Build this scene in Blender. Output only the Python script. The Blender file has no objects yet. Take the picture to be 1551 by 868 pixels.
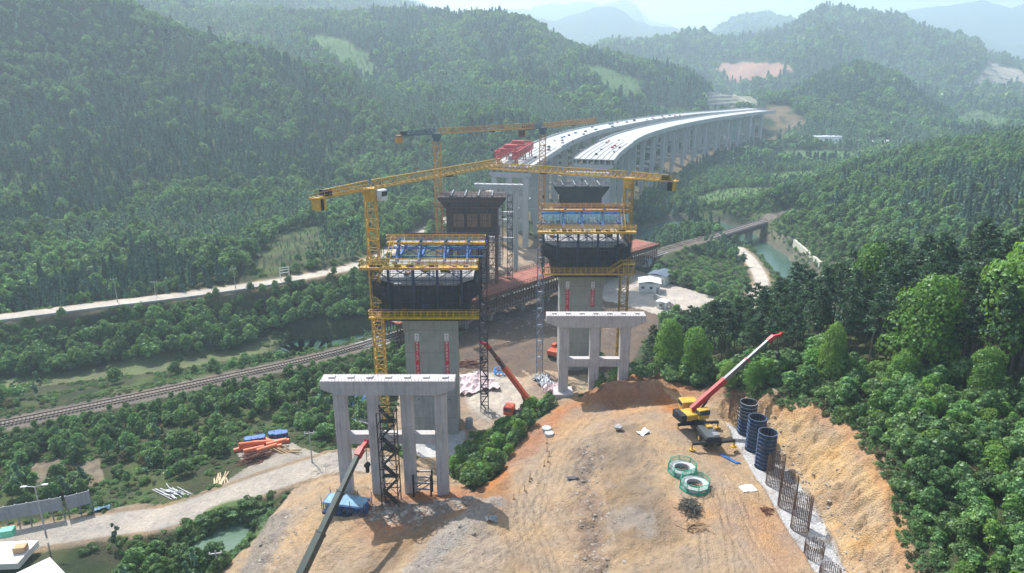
import bpy, bmesh, math, random
import numpy as np
from math import radians, sin, cos, pi, sqrt, atan2
from mathutils import Vector, Matrix
random.seed(7); rng = np.random.default_rng(7)
C = bpy.context.scene.collection
SC = bpy.context.scene

# ------------------------------------------------------------------ camera, sky, sun, exposure
PITCH = radians(17.5); CS, CC = sin(PITCH), cos(PITCH); FPX = 1048.0
cam_d = bpy.data.cameras.new('camera'); cam_d.sensor_width = 36.0; cam_d.lens = FPX/1551*36
cam_d.clip_start = 0.5; cam_d.clip_end = 40000
cam = bpy.data.objects.new('camera', cam_d); C.objects.link(cam)
cam.location = (0, 0, 0); cam.rotation_euler = (pi/2 - PITCH, 0, 0); SC.camera = cam

SUN_EL = radians(54); SUN_AZ = radians(-38)      # azimuth measured from +Y towards +X
w = bpy.data.worlds.new('World'); SC.world = w; w.use_nodes = True
nt = w.node_tree; nt.nodes.clear()
sky = nt.nodes.new('ShaderNodeTexSky'); sky.sky_type = 'NISHITA'; sky.sun_disc = False
sky.sun_elevation = SUN_EL; sky.sun_rotation = SUN_AZ; sky.dust_density = 2.0; sky.air_density = 1.0
bg = nt.nodes.new('ShaderNodeBackground'); bg.inputs['Strength'].default_value = 0.125
wo = nt.nodes.new('ShaderNodeOutputWorld')
nt.links.new(sky.outputs[0], bg.inputs[0]); nt.links.new(bg.outputs[0], wo.inputs[0])
sd = bpy.data.lights.new('sun', 'SUN'); sd.energy = 5.0; sd.angle = radians(0.5); sd.color = (1.0, 0.98, 0.95)
so = bpy.data.objects.new('sun', sd); C.objects.link(so)
sdir = Vector((sin(SUN_AZ)*cos(SUN_EL), cos(SUN_AZ)*cos(SUN_EL), sin(SUN_EL)))
so.rotation_euler = sdir.to_track_quat('Z', 'Y').to_euler()
SC.view_settings.view_transform = 'Standard'; SC.view_settings.look = 'None'
SC.view_settings.exposure = EXPO = 0.70; SC.view_settings.gamma = 1.0
SC.view_settings.use_curve_mapping = False
SC.render.engine = 'CYCLES'
SC.cycles.use_denoising = True
SC.cycles.max_bounces = 6; SC.cycles.diffuse_bounces = 3; SC.cycles.glossy_bounces = 2
SC.cycles.transmission_bounces = 2; SC.cycles.transparent_max_bounces = 6; SC.cycles.volume_bounces = 2
SC.cycles.sample_clamp_indirect = 4.0

# ------------------------------------------------------------------ pixel <-> world (used to survey the place once)
def at(px, py, z):
    u = (434-py)/FPX; t = z/(-CS+u*CC); return ((px-775.5)/FPX*t, t*(CC+u*CS), z)
def att(px, py, t):
    u = (434-py)/FPX; return ((px-775.5)/FPX*t, t*(CC+u*CS), t*(-CS+u*CC))
def pix(x, y, z):
    t = y*CC-z*CS; u = (y*CS+z*CC)/t; return 775.5+x/t*FPX, 434-u*FPX, t

# ------------------------------------------------------------------ materials
MATS = {}
def mat(name, col, rough=0.7, metal=0.0, var=0.12, scale=1.5, bump=0.0, bscale=8.0, streak=0.0, spec=0.4, trans=0.0, dirt=0.0, objvar=0.0):
    if name in MATS: return MATS[name]
    m = bpy.data.materials.new(name); m.use_nodes = True; N = m.node_tree.nodes; L = m.node_tree.links
    b = N['Principled BSDF']; b.inputs['Roughness'].default_value = rough; b.inputs['Metallic'].default_value = metal
    b.inputs['Specular IOR Level'].default_value = spec
    tc = N.new('ShaderNodeTexCoord')
    n1 = N.new('ShaderNodeTexNoise'); n1.inputs['Scale'].default_value = scale; n1.inputs['Detail'].default_value = 6
    n1.inputs['Roughness'].default_value = 0.65
    L.new(tc.outputs['Object'], n1.inputs['Vector'])
    r = N.new('ShaderNodeMapRange'); r.inputs[1].default_value = 0.25; r.inputs[2].default_value = 0.75
    r.inputs[3].default_value = 1-var*1.6; r.inputs[4].default_value = 1+var*1.2
    L.new(n1.outputs[0], r.inputs[0])
    mul = N.new('ShaderNodeVectorMath'); mul.operation = 'SCALE'; mul.inputs[0].default_value = col[:3]
    L.new(r.outputs[0], mul.inputs['Scale']); out = mul.outputs[0]
    if streak > 0:                         # rain streaks running down
        mp = N.new('ShaderNodeMapping'); mp.inputs['Scale'].default_value = (3, 3, 0.18); L.new(tc.outputs['Object'], mp.inputs[0])
        n2 = N.new('ShaderNodeTexNoise'); n2.inputs['Scale'].default_value = 1.2; n2.inputs['Detail'].default_value = 5
        L.new(mp.outputs[0], n2.inputs['Vector'])
        r2 = N.new('ShaderNodeMapRange'); r2.inputs[1].default_value = 0.48; r2.inputs[2].default_value = 0.72
        r2.inputs[3].default_value = 1; r2.inputs[4].default_value = 1-streak; L.new(n2.outputs[0], r2.inputs[0])
        m2 = N.new('ShaderNodeVectorMath'); m2.operation = 'SCALE'; L.new(out, m2.inputs[0]); L.new(r2.outputs[0], m2.inputs['Scale']); out = m2.outputs[0]
    if dirt > 0:
        n3 = N.new('ShaderNodeTexNoise'); n3.inputs['Scale'].default_value = scale*0.6; n3.inputs['Detail'].default_value = 9
        L.new(tc.outputs['Object'], n3.inputs['Vector'])
        r3 = N.new('ShaderNodeMapRange'); r3.inputs[1].default_value = 0.5; r3.inputs[2].default_value = 0.68; r3.inputs[3].default_value = 0; r3.inputs[4].default_value = dirt
        L.new(n3.outputs[0], r3.inputs[0])
        mx = N.new('ShaderNodeMix'); mx.data_type = 'RGBA'; L.new(r3.outputs[0], mx.inputs[0]); L.new(out, mx.inputs[6])
        mx.inputs[7].default_value = (0.16, 0.12, 0.085, 1); out = mx.outputs[2]
    if objvar > 0:
        oi = N.new('ShaderNodeObjectInfo'); r4 = N.new('ShaderNodeMapRange'); r4.inputs[3].default_value = 1-objvar; r4.inputs[4].default_value = 1+objvar
        L.new(oi.outputs['Random'], r4.inputs[0]); m4 = N.new('ShaderNodeVectorMath'); m4.operation = 'SCALE'
        L.new(out, m4.inputs[0]); L.new(r4.outputs[0], m4.inputs['Scale']); out = m4.outputs[0]
    L.new(out, b.inputs['Base Color'])
    if bump > 0:
        nb = N.new('ShaderNodeTexNoise'); nb.inputs['Scale'].default_value = bscale; nb.inputs['Detail'].default_value = 8
        L.new(tc.outputs['Object'], nb.inputs['Vector'])
        bp = N.new('ShaderNodeBump'); bp.inputs['Strength'].default_value = 1.0; bp.inputs['Distance'].default_value = bump
        L.new(nb.outputs[0], bp.inputs['Height']); L.new(bp.outputs[0], b.inputs['Normal'])
    MATS[name] = m; return m

def foliage_mat(name, base, tip, trans=0.35, hue=0.25):
    m = bpy.data.materials.new(name); m.use_nodes = True; N = m.node_tree.nodes; L = m.node_tree.links; N.clear()
    tc = N.new('ShaderNodeTexCoord'); oi = N.new('ShaderNodeObjectInfo')
    n = N.new('ShaderNodeTexNoise'); n.inputs['Scale'].default_value = 1.1; n.inputs['Detail'].default_value = 4
    L.new(tc.outputs['Object'], n.inputs['Vector'])
    mx = N.new('ShaderNodeMix'); mx.data_type = 'RGBA'; mx.inputs[6].default_value = (*base, 1); mx.inputs[7].default_value = (*tip, 1)
    r = N.new('ShaderNodeMapRange'); r.inputs[1].default_value = 0.35; r.inputs[2].default_value = 0.65; L.new(n.outputs[0], r.inputs[0])
    L.new(r.outputs[0], mx.inputs[0])
    g = N.new('ShaderNodeNewGeometry')     # leaf by leaf
    hs = N.new('ShaderNodeHueSaturation')
    r2 = N.new('ShaderNodeMapRange'); r2.inputs[3].default_value = 1-hue; r2.inputs[4].default_value = 1+hue*1.5
    L.new(oi.outputs['Random'], r2.inputs[0]); L.new(r2.outputs[0], hs.inputs['Value'])
    m7 = N.new('ShaderNodeMath'); m7.operation = 'MULTIPLY'; m7.inputs[1].default_value = 7.13; L.new(oi.outputs['Random'], m7.inputs[0])
    fr = N.new('ShaderNodeMath'); fr.operation = 'FRACT'; L.new(m7.outputs[0], fr.inputs[0])
    r5 = N.new('ShaderNodeMapRange'); r5.inputs[3].default_value = 0.482; r5.inputs[4].default_value = 0.512; L.new(fr.outputs[0], r5.inputs[0])
    L.new(r5.outputs[0], hs.inputs['Hue'])
    L.new(mx.outputs[2], hs.inputs['Color'])
    r3 = N.new('ShaderNodeMapRange'); r3.inputs[3].default_value = 0.72; r3.inputs[4].default_value = 1.3
    L.new(g.outputs['Random Per Island'], r3.inputs[0])
    v = N.new('ShaderNodeVectorMath'); v.operation = 'SCALE'; L.new(hs.outputs[0], v.inputs[0]); L.new(r3.outputs[0], v.inputs['Scale'])
    d = N.new('ShaderNodeBsdfDiffuse'); t = N.new('ShaderNodeBsdfTranslucent'); L.new(v.outputs[0], d.inputs[0])
    ty = N.new('ShaderNodeVectorMath'); ty.operation = 'MULTIPLY'; ty.inputs[1].default_value = (1.25, 1.25, 0.6); L.new(v.outputs[0], ty.inputs[0]); L.new(ty.outputs[0], t.inputs[0])
    ms = N.new('ShaderNodeMixShader'); ms.inputs[0].default_value = trans; L.new(d.outputs[0], ms.inputs[1]); L.new(t.outputs[0], ms.inputs[2])
    gl = N.new('ShaderNodeBsdfGlossy'); gl.inputs['Roughness'].default_value = 0.45; gl.inputs[0].default_value = (0.9, 0.95, 1, 1)
    m3 = N.new('ShaderNodeMixShader'); m3.inputs[0].default_value = 0.02; L.new(ms.outputs[0], m3.inputs[1]); L.new(gl.outputs[0], m3.inputs[2])
    o = N.new('ShaderNodeOutputMaterial'); L.new(m3.outputs[0], o.inputs[0])
    MATS[name] = m; return m

# ------------------------------------------------------------------ mesh helpers
def tag(o, label=None, cat=None, group=None, kind=None):
    if label: o['label'] = label
    if cat: o['category'] = cat
    if group: o['group'] = group
    if kind: o['kind'] = kind
    return o
def thing(name, label, cat, loc=(0, 0, 0), rz=0.0, group=None):
    o = bpy.data.objects.new(name, None); C.objects.link(o); o.location = loc; o.rotation_euler = (0, 0, rz)
    o.empty_display_size = 0.5
    return tag(o, label, cat, group)
def copy_tree(o, parent=None):
    c = o.copy(); C.objects.link(c)
    if parent: c.parent = parent
    for ch in list(o.children): copy_tree(ch, c)
    return c
def link_mesh(name, me, m=None, parent=None):
    if m and not me.materials: me.materials.append(m)
    o = bpy.data.objects.new(name, me); C.objects.link(o)
    if parent: o.parent = parent
    return o

class MB:
    def __init__(s): s.v = []; s.f = []
    def add(s, vs, fs):
        n = len(s.v); s.v += [tuple(v) for v in vs]; s.f += [tuple(i+n for i in f) for f in fs]; return s
    def box(s, cx, cy, cz, sx, sy, sz, rz=0.0):
        c, q = cos(rz), sin(rz); V = []
        for dz in (-.5, .5):
            for dx, dy in ((-.5, -.5), (.5, -.5), (.5, .5), (-.5, .5)):
                x, y = dx*sx, dy*sy; V.append((cx+x*c-y*q, cy+x*q+y*c, cz+dz*sz))
        return s.add(V, [(3, 2, 1, 0), (4, 5, 6, 7), (0, 1, 5, 4), (1, 2, 6, 5), (2, 3, 7, 6), (3, 0, 4, 7)])
    def beam(s, p, q, wd, h=None):
        h = h or wd; p = Vector(p); q = Vector(q); d = q-p
        if d.length < 1e-6: return s
        d.normalize(); up = Vector((0, 0, 1)) if abs(d.z) < 0.95 else Vector((0, 1, 0))
        a = d.cross(up).normalized()*wd/2; b = a.cross(d).normalized()*h/2
        V = [p-a-b, p+a-b, p+a+b, p-a+b, q-a-b, q+a-b, q+a+b, q-a+b]
        return s.add(V, [(3, 2, 1, 0), (4, 5, 6, 7), (0, 1, 5, 4), (1, 2, 6, 5), (2, 3, 7, 6), (3, 0, 4, 7)])
    def tube(s, p, q, r, n=10, r2=None, cap=True):
        r2 = r if r2 is None else r2; p = Vector(p); q = Vector(q); d = (q-p).normalized()
        up = Vector((0, 0, 1)) if abs(d.z) < 0.95 else Vector((0, 1, 0)); a = d.cross(up).normalized(); b = a.cross(d)
        V = [p+(a*cos(2*pi*i/n)+b*sin(2*pi*i/n))*r for i in range(n)]+[q+(a*cos(2*pi*i/n)+b*sin(2*pi*i/n))*r2 for i in range(n)]
        Fc = [(i, (i+1) % n, n+(i+1) % n, n+i) for i in range(n)]
        if cap: Fc += [tuple(range(n-1, -1, -1)), tuple(range(n, 2*n))]
        return s.add(V, Fc)
    def prism(s, poly, z0, z1):            # vertical prism over a plan polygon
        n = len(poly); V = [(x, y, z0) for x, y in poly]+[(x, y, z1) for x, y in poly]
        return s.add(V, [(i, (i+1) % n, n+(i+1) % n, n+i) for i in range(n)]+[tuple(range(n-1, -1, -1)), tuple(range(n, 2*n))])
    def extr(s, prof, y0, y1):             # profile (x,z) extruded along y
        n = len(prof); V = [(x, y0, z) for x, z in prof]+[(x, y1, z) for x, z in prof]
        return s.add(V, [(i, (i+1) % n, n+(i+1) % n, n+i) for i in range(n)]+[tuple(range(n-1, -1, -1)), tuple(range(n, 2*n))])
    def build(s, name, m, parent=None, smooth=False):
        me = bpy.data.meshes.new(name); me.from_pydata(s.v, [], s.f); me.materials.append(m)
        if smooth:
            for p in me.polygons: p.use_smooth = True
        me.update(); return link_mesh(name, me, None, parent)

def bevel(o, wd=0.05, seg=1):
    b = o.modifiers.new('bevel', 'BEVEL'); b.width = wd; b.segments = seg; b.limit_method = 'ANGLE'; return o
def truss_box(mb, p, q, wd, h, bay, bar, bar2=None, side=None):
    """square lattice girder between two points"""
    bar2 = bar2 or bar*0.6; p = Vector(p); q = Vector(q); d = q-p; Lg = d.length; d.normalize()
    up = Vector((0, 0, 1)) if abs(d.z) < 0.9 else Vector((0, 1, 0))
    a = d.cross(up).normalized() if side is None else Vector(side); b = a.cross(d).normalized()
    cs = [a*wd/2+b*h/2, -a*wd/2+b*h/2, -a*wd/2-b*h/2, a*wd/2-b*h/2]
    for c in cs: mb.beam(p+c, q+c, bar)
    n = max(1, round(Lg/bay))
    for i in range(n+1):
        m = p+d*Lg*i/n
        for k in range(4): mb.beam(m+cs[k], m+cs[(k+1) % 4], bar2)
        if i < n:
            m2 = p+d*Lg*(i+1)/n
            for k in range(4):
                if (i+k) % 2: mb.beam(m+cs[k], m2+cs[(k+1) % 4], bar2)
                else: mb.beam(m+cs[(k+1) % 4], m2+cs[k], bar2)
def railing(mb, p, q, h=1.1, sp=1.0, r=0.05, mids=2):
    p = Vector(p); q = Vector(q); n = max(1, round((q-p).length/sp))
    for i in range(n+1):
        m = p.lerp(q, i/n); mb.beam(m, m+Vector((0, 0, h)), r)
    for k in range(1, mids+1):
        z = Vector((0, 0, h*k/mids)); mb.beam(p+z, q+z, r)
# ------------------------------------------------------------------ terrain
def _h(ix, iy, s):
    n = (ix.astype(np.int64)*374761393 + iy.astype(np.int64)*668265263 + s*1442695041) & 0xffffffff
    n = ((n ^ (n >> 13))*1274126177) & 0xffffffff; n = (n ^ (n >> 16)) & 0xffffffff
    return n/4294967295.0
def vnoise(x, y, s=0):
    x = np.asarray(x, float); y = np.asarray(y, float)
    ix = np.floor(x); iy = np.floor(y); fx = x-ix; fy = y-iy; fx = fx*fx*(3-2*fx); fy = fy*fy*(3-2*fy)
    a = _h(ix, iy, s); b = _h(ix+1, iy, s); c = _h(ix, iy+1, s); d = _h(ix+1, iy+1, s)
    return (a*(1-fx)+b*fx)*(1-fy)+(c*(1-fx)+d*fx)*fy
def fbm(x, y, oct=4, s=0, gain=0.5):
    v = 0; a = 1; t = 0
    for i in range(oct):
        v = v+a*(vnoise(x*2**i+i*17.3, y*2**i-i*9.1, s+i)-0.5); t += a; a *= gain
    return v/t*2
def inpoly(x, y, poly):
    x = np.asarray(x, float); y = np.asarray(y, float); r = np.zeros(x.shape, bool); n = len(poly)
    for i in range(n):
        x1, y1 = poly[i][:2]; x2, y2 = poly[(i+1) % n][:2]
        if y1 == y2: continue
        c = ((y1 > y) != (y2 > y)) & (x < (x2-x1)*(y-y1)/(y2-y1)+x1); r ^= c
    return r
def pline(x, y, pts):
    """distance to a polyline, signed side, and z interpolated along it"""
    x = np.asarray(x, float); y = np.asarray(y, float)
    best = np.full(x.shape, 1e18); sd_ = np.zeros(x.shape); zz = np.zeros(x.shape); ss = np.zeros(x.shape); acc = 0
    for a, b in zip(pts[:-1], pts[1:]):
        dx, dy = b[0]-a[0], b[1]-a[1]; l2 = dx*dx+dy*dy
        t = np.clip(((x-a[0])*dx+(y-a[1])*dy)/l2, 0, 1); ex = x-a[0]-t*dx; ey = y-a[1]-t*dy
        d = ex*ex+ey*ey; m = d < best; best = np.where(m, d, best)
        sd_ = np.where(m, np.sign(dx*ey-dy*ex), sd_)
        if len(a) > 2: zz = np.where(m, a[2]+t*(b[2]-a[2]), zz)
        ss = np.where(m, acc+t*sqrt(l2), ss); acc += sqrt(l2)
    return np.sqrt(best), sd_, zz, ss
def sstep(a, b, x):
    t = np.clip((x-a)/(b-a), 0, 1); return t*t*(3-2*t)
def smooth_line(pts, n=8):
    out = []; P = [np.array(p, float) for p in pts]; P = [2*P[0]-P[1]]+P+[2*P[-1]-P[-2]]
    for i in range(1, len(P)-2):
        for k in range(n):
            t = k/n; a, b, c, d = P[i-1:i+3]
            out.append(tuple(0.5*((2*b)+(-a+c)*t+(2*a-5*b+4*c-d)*t*t+(-a+3*b-3*c+d)*t**3)))
    out.append(tuple(P[-2])); return out

# surveyed lines of the valley
RAIL = smooth_line([at(-260, 690, -63), at(-90, 657, -63), at(0, 640, -63), at(300, 578, -63), at(545, 522, -63), (0, 191, -63), at(980, 385, -63), at(1090, 353, -63), at(1175, 327, -63), (150, 338, -63), (200, 380, -63)], 6)
CREST = [(22, 104.5, -50.5), (27, 100.5, -49.5), (32.5, 95.5, -47.4), (37, 91, -45), (40.8, 84, -43), (42, 77, -42.5), (41.6, 70, -42.5), (41.3, 65, -43.5), (39, 58, -45.8), (38, 50, -46.5), (37, 40, -47)]
FOOT = [(27, 98, -50.6), (32, 93.5, -50.6), (35.3, 88, -50.6), (36.4, 80, -50.6), (36.6, 75.6, -50.6), (36.2, 68, -50.6), (35, 60, -50.6), (34, 50, -50.6), (34, 40, -50.6)]
LROAD = smooth_line([at(-200, 505, -58), at(0, 481, -58), at(150, 462, -58), at(300, 444, -58), at(455, 420, -58), at(560, 395, -58), (-34, 262, -60), (-22, 300, -60), (-8, 350, -58)], 5)
SROAD = smooth_line([(-110, 72, -64), at(130, 800, -63), at(250, 783, -62), at(350, 750, -61), at(430, 722, -60), at(510, 700, -59.5), (-22, 96, -59.5)], 5)
RIVER = smooth_line([(-60, 164, -70), at(452, 527, -70), at(545, 519, -70), (-10, 210, -70), (30, 255, -70), (64, 300, -70), (88, 322, -70), (101, 290, -70), (102, 262, -70), (99, 235, -70), (96, 215, -70), (92, 190, -70), (100, 150, -70)], 6)
BANKROAD = smooth_line([at(1118, 376, -67.3), at(1135, 392, -67.3), at(1150, 415, -67.3), at(1153, 432, -67.3), at(1140, 455, -67), (70, 190, -66.8)], 5)
TRACK = smooth_line([(6, 56, -53.6), (4, 64, -53.4), (2.5, 72, -53.1), (3, 80, -52.8), (7, 89, -52), (12, 97, -51.6)], 5)
LCL = smooth_line([(-15.4, 80.4), (-14.8, 122), (-10.9, 191), (-5.1, 234), (-.7, 260), (6, 290), (21, 350), (42, 411), (68, 461), (97, 510), (140, 568), (187, 613), (261, 689)], 6)   # left carriageway
_l = np.array([at(*p, -35)[:2] for p in [(930, 243), (945, 227), (977, 207), (1022, 193), (1071, 183), (1120, 175), (1150, 170)]])
RCL = smooth_line([(13.7, 106.7), (15.7, 148.7), (21.4, 213), (28, 262), (33, 282), (42.5, 319), (63.5, 383), (92, 443), (128, 503), (169, 559), (208, 605), (262, 660)], 6)

N_PTS = [  # px, py, z
 # left road side and hillside
 (0, 483, -58), (150, 463, -58), (300, 445, -58), (455, 420, -58), (0, 500, -60), (200, 480, -60), (400, 450, -60), (560, 410, -58), (620, 330, -57),
 (0, 560, -67), (150, 545, -68), (50, 580, -67.5), (250, 545, -68.5), (350, 530, -69), (0, 530, -67), (200, 515, -67.5), (400, 495, -68),
 (0, 640, -63), (300, 578, -63), (545, 522, -63.5), (150, 610, -63), (0, 670, -65), (200, 640, -65.5), (400, 600, -65.5), (520, 570, -66), (200, 700, -64.5), (60, 720, -64), (330, 690, -64), (0, 790, -63.5),
 (100, 850, -63), (200, 830, -63.5), (300, 830, -64), (350, 815, -64.3), (400, 700, -62.5), (450, 660, -63.5), (500, 650, -64.5), (470, 630, -65.5),
 # orchard, yard
 (1000, 440, -66.5), (1090, 440, -66.8), (1050, 400, -66.5), (1000, 400, -65.5), (960, 440, -66.3), (750, 590, -67), (720, 560, -67), (900, 520, -66), (830, 560, -66.8), (720, 620, -66.8),
 (1200, 372, -66), (1240, 405, -66), (1180, 345, -64), (1260, 390, -62), (1300, 370, -56), (1250, 330, -56), (1160, 300, -63),
]
W_PTS = [ # x, y, z earthworks
 (17, 84, -50.2), (20, 72, -50.3), (15.5, 61, -51.2), (25, 60, -50), (25, 75, -50), (25, 90, -50), (30, 60, -50), (30, 75, -50), (30, 92, -50), (22, 97, -50.3), (12.5, 72, -52.0), (10, 61, -53.9), (10, 81, -53.4), (13.5, 66, -51.7), (9.4, 71, -53.9),
 (13, 90, -51.2), (6, 64, -53.9), (2, 71, -53.5), (3, 84, -53.3), (5, 95, -52.7), (13, 99.5, -51.7), (20, 50, -50.5), (30, 50, -50), (5, 50, -54), (15, 50, -52), (-10, 50, -54),
 (17, 106, -50.0), (21, 107, -49.2), (25, 107, -49.0), (29, 105.5, -49.3), (17, 100.5, -51.8), (22, 100.5, -51.6), (13, 103.5, -51.3), (24, 100.3, -51), (33, 104, -49.5),
 (12, 112, -55), (25, 113, -53), (5.5, 105.5, -53.2), (9, 108, -53.4), (16, 108.5, -53), (22, 108.5, -52.7), (8, 104, -53.1), (10, 117, -60), (10, 126, -66.3), (26, 126, -60), (18, 124, -65),
 (2.5, 97, -53.5), (1, 105, -59), (-2.5, 104, -61), (-3, 115, -66.5), (-4, 81, -54.1), (-7, 79.5, -54.4), (-5, 89, -58.5), (-8.5, 93, -61), (-11, 100, -64), (-1, 92, -55.5),
 (-23, 80, -54.6), (-15, 80, -54.5), (-8, 80, -54.3), (-24, 84, -55), (-15, 84, -55.2), (-7.5, 84, -56), (-15, 73, -54.6), (-10, 66, -53.6), (-5, 61, -52.2), (-2.9, 74, -52.3), (-7, 69, -52.4), (-11, 63, -53.3), (0, 61, -52.6),
 (-20, 65, -56), (-26, 70, -57), (-29, 78, -57.6), (-27, 88, -58), (-28.6, 95, -59.5), (-18, 92, -58.8), (-16, 99, -62), (-21, 104, -64), (-16, 112, -67), (-14, 125, -67.5), (-22, 120, -67.3), (-20, 57, -57), (-30, 60, -59.5), (-36, 74, -61.5), (-33, 66, -60.5),
 (-50, 60, -61), (-60, 72, -62.5), (-50, 72, -63.8), (-80, 80, -63.5), (-100, 95, -64), (-90, 65, -62), (-44, 78, -64),
 (-10, 150, -67.3), (-30, 140, -66.5), (-45, 160, -69), (10, 150, -66.8), (30, 150, -65), (30, 180, -66.5), (0, 175, -67.8), (-8, 215, -68), (30, 215, -67), (-40, 190, -67), (0, 235, -67), (25, 250, -67.5), (50, 225, -66), (45, 190, -66.5),
 (45, 165, -66.5), (65, 175, -66.8), (80, 180, -67), (60, 150, -63), (75, 160, -66), (90, 165, -67),
 # pine bank and the slope it stands on
 (27, 114, -52), (33, 108, -50), (44, 100, -44.5), (56, 87, -40.5), (61, 75, -37.5), (50, 80, -41), (47, 66, -41.5), (52, 58, -41), (44, 90, -43.2), (38, 100, -46.5), (48, 52, -42.5), (60, 60, -38), (70, 70, -34), (80, 85, -31), (95, 80, -25), (70, 100, -37), (60, 115, -43), (45, 118, -48), (35, 124, -53), (90, 110, -33), (80, 130, -45), (60, 132, -52), (110, 130, -38), (110, 100, -22), (130, 60, -10), (100, 50, -20), (70, 40, -35), (55, 35, -40), (140, 120, -20), (45, 135, -58), (45, 40, -45),
 (130, 160, -52), (160, 160, -42), (200, 120, -10), (200, 200, -42),
]
T_PTS = [ # px, py, depth along the view axis (metres)
 (0, 420, 210), (200, 420, 215), (0, 300, 285), (250, 300, 300), (400, 330, 285), (0, 200, 340), (150, 200, 345), (300, 220, 350), (450, 280, 340), (600, 285, 362), (100, 100, 385), (250, 130, 400), (400, 190, 400), (500, 220, 400), (300, 90, 425),
 (100, 0, 400), (200, 30, 420), (285, 62, 430), (400, 92, 450), (500, 112, 468), (565, 137, 480), (620, 175, 470), (0, 60, 370), (-200, 60, 330), (-200, 250, 250), (-500, 200, 200), (-400, 400, 150), (0, -60, 400), (-300, -80, 380),
 (700, 225, 400), (620, 240, 400), (800, 190, 430), (700, 180, 430), (850, 165, 500), (930, 150, 560), (1000, 140, 640), (1040, 160, 620), (750, 130, 560), (650, 150, 520), (900, 110, 640), (800, 80, 680), (700, 100, 640), (600, 110, 600), (500, 60, 620), (600, 50, 700), (400, 30, 660), (450, 95, 560),
 (400, -40, 880), (610, 0, 850), (700, 22, 800), (760, 32, 780), (800, 40, 760), (850, 66, 740), (900, 77, 720), (960, 92, 705), (1010, 107, 690), (1062, 128, 680), (1075, 150, 690),
 (200, -80, 900),
 # right middle hill
 (1200, 285, 330), (1300, 252, 370), (1400, 228, 385), (1551, 210, 400), (1700, 180, 420), (1300, 300, 290), (1400, 300, 280), (1551, 290, 260), (1450, 350, 230), (1330, 345, 250), (1700, 300, 230),
]
def behind(px, py, t, dt, z):
    x, y, _ = att(px, py, t+dt); return (x, y, z)
B_PTS = [behind(px, py, t, dt, z) for px, py, t, dt, z in [
 (100, 0, 400, 110, 10), (200, 30, 420, 110, 5), (285, 62, 430, 100, -8), (400, 92, 450, 80, -22), (500, 112, 468, 70, -30),
 (400, -40, 880, 250, 60), (610, 0, 850, 250, 30), (800, 40, 760, 200, -5), (960, 92, 705, 150, -30), (1062, 128, 680, 120, -40),
 (1300, 252, 370, 90, -62), (1400, 228, 385, 90, -62), (1551, 210, 400, 100, -58), (1200, 285, 330, 60, -64), (1700, 180, 420, 120, -50)]]
G_PTS = [(70, 420, -66), (110, 450, -66), (60, 350, -67), (30, 300, -67), (130, 400, -66), (110, 350, -67), (160, 420, -65), (150, 520, -65), (220, 480, -64), (190, 560, -64), (250, 560, -62), (330, 560, -61), (400, 560, -60), (330, 480, -62), (420, 640, -55), (260, 600, -62), (190, 640, -52), (150, 620, -45), (230, 690, -36), (262, 690, -36), (290, 680, -38), (262, 730, -30), (500, 560, -58), (600, 700, -50), (500, 450, -45), (110, 560, -42), (300, 900, -25), (0, 900, -10), (600, 900, -50), (-300, 900, 60), (-600, 500, 60), (700, 500, -40), (700, 300, -20), (500, 200, 0), (-250, 60, -30), (-120, 20, -55), (0, 20, -56), (60, 10, -45)]
def z_of(px, py, z): return at(px, py, z)
CP = np.array([at(*p) for p in N_PTS]+W_PTS+[att(*p) for p in T_PTS]+B_PTS+G_PTS+CREST+FOOT
              + [(x+2.2, y+0.6, z+0.5) for x, y, z in CREST[3:9]])
XY = CP[:, :2]; D = np.linalg.norm(XY[:, None]-XY[None], axis=2)
n_ = len(CP); A = np.zeros((n_+3, n_+3)); A[:n_, :n_] = -D; A[:n_, :n_] -= np.eye(n_)*0.02
Pm = np.c_[np.ones(n_), XY]; A[:n_, n_:] = Pm; A[n_:, :n_] = Pm.T
WT = np.linalg.solve(A, np.r_[CP[:, 2], 0, 0, 0])
def rbf(x, y):
    out = WT[n_]+WT[n_+1]*x+WT[n_+2]*y
    for i in range(n_): out = out-WT[i]*np.sqrt((x-XY[i, 0])**2+(y-XY[i, 1])**2)
    return out

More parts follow.
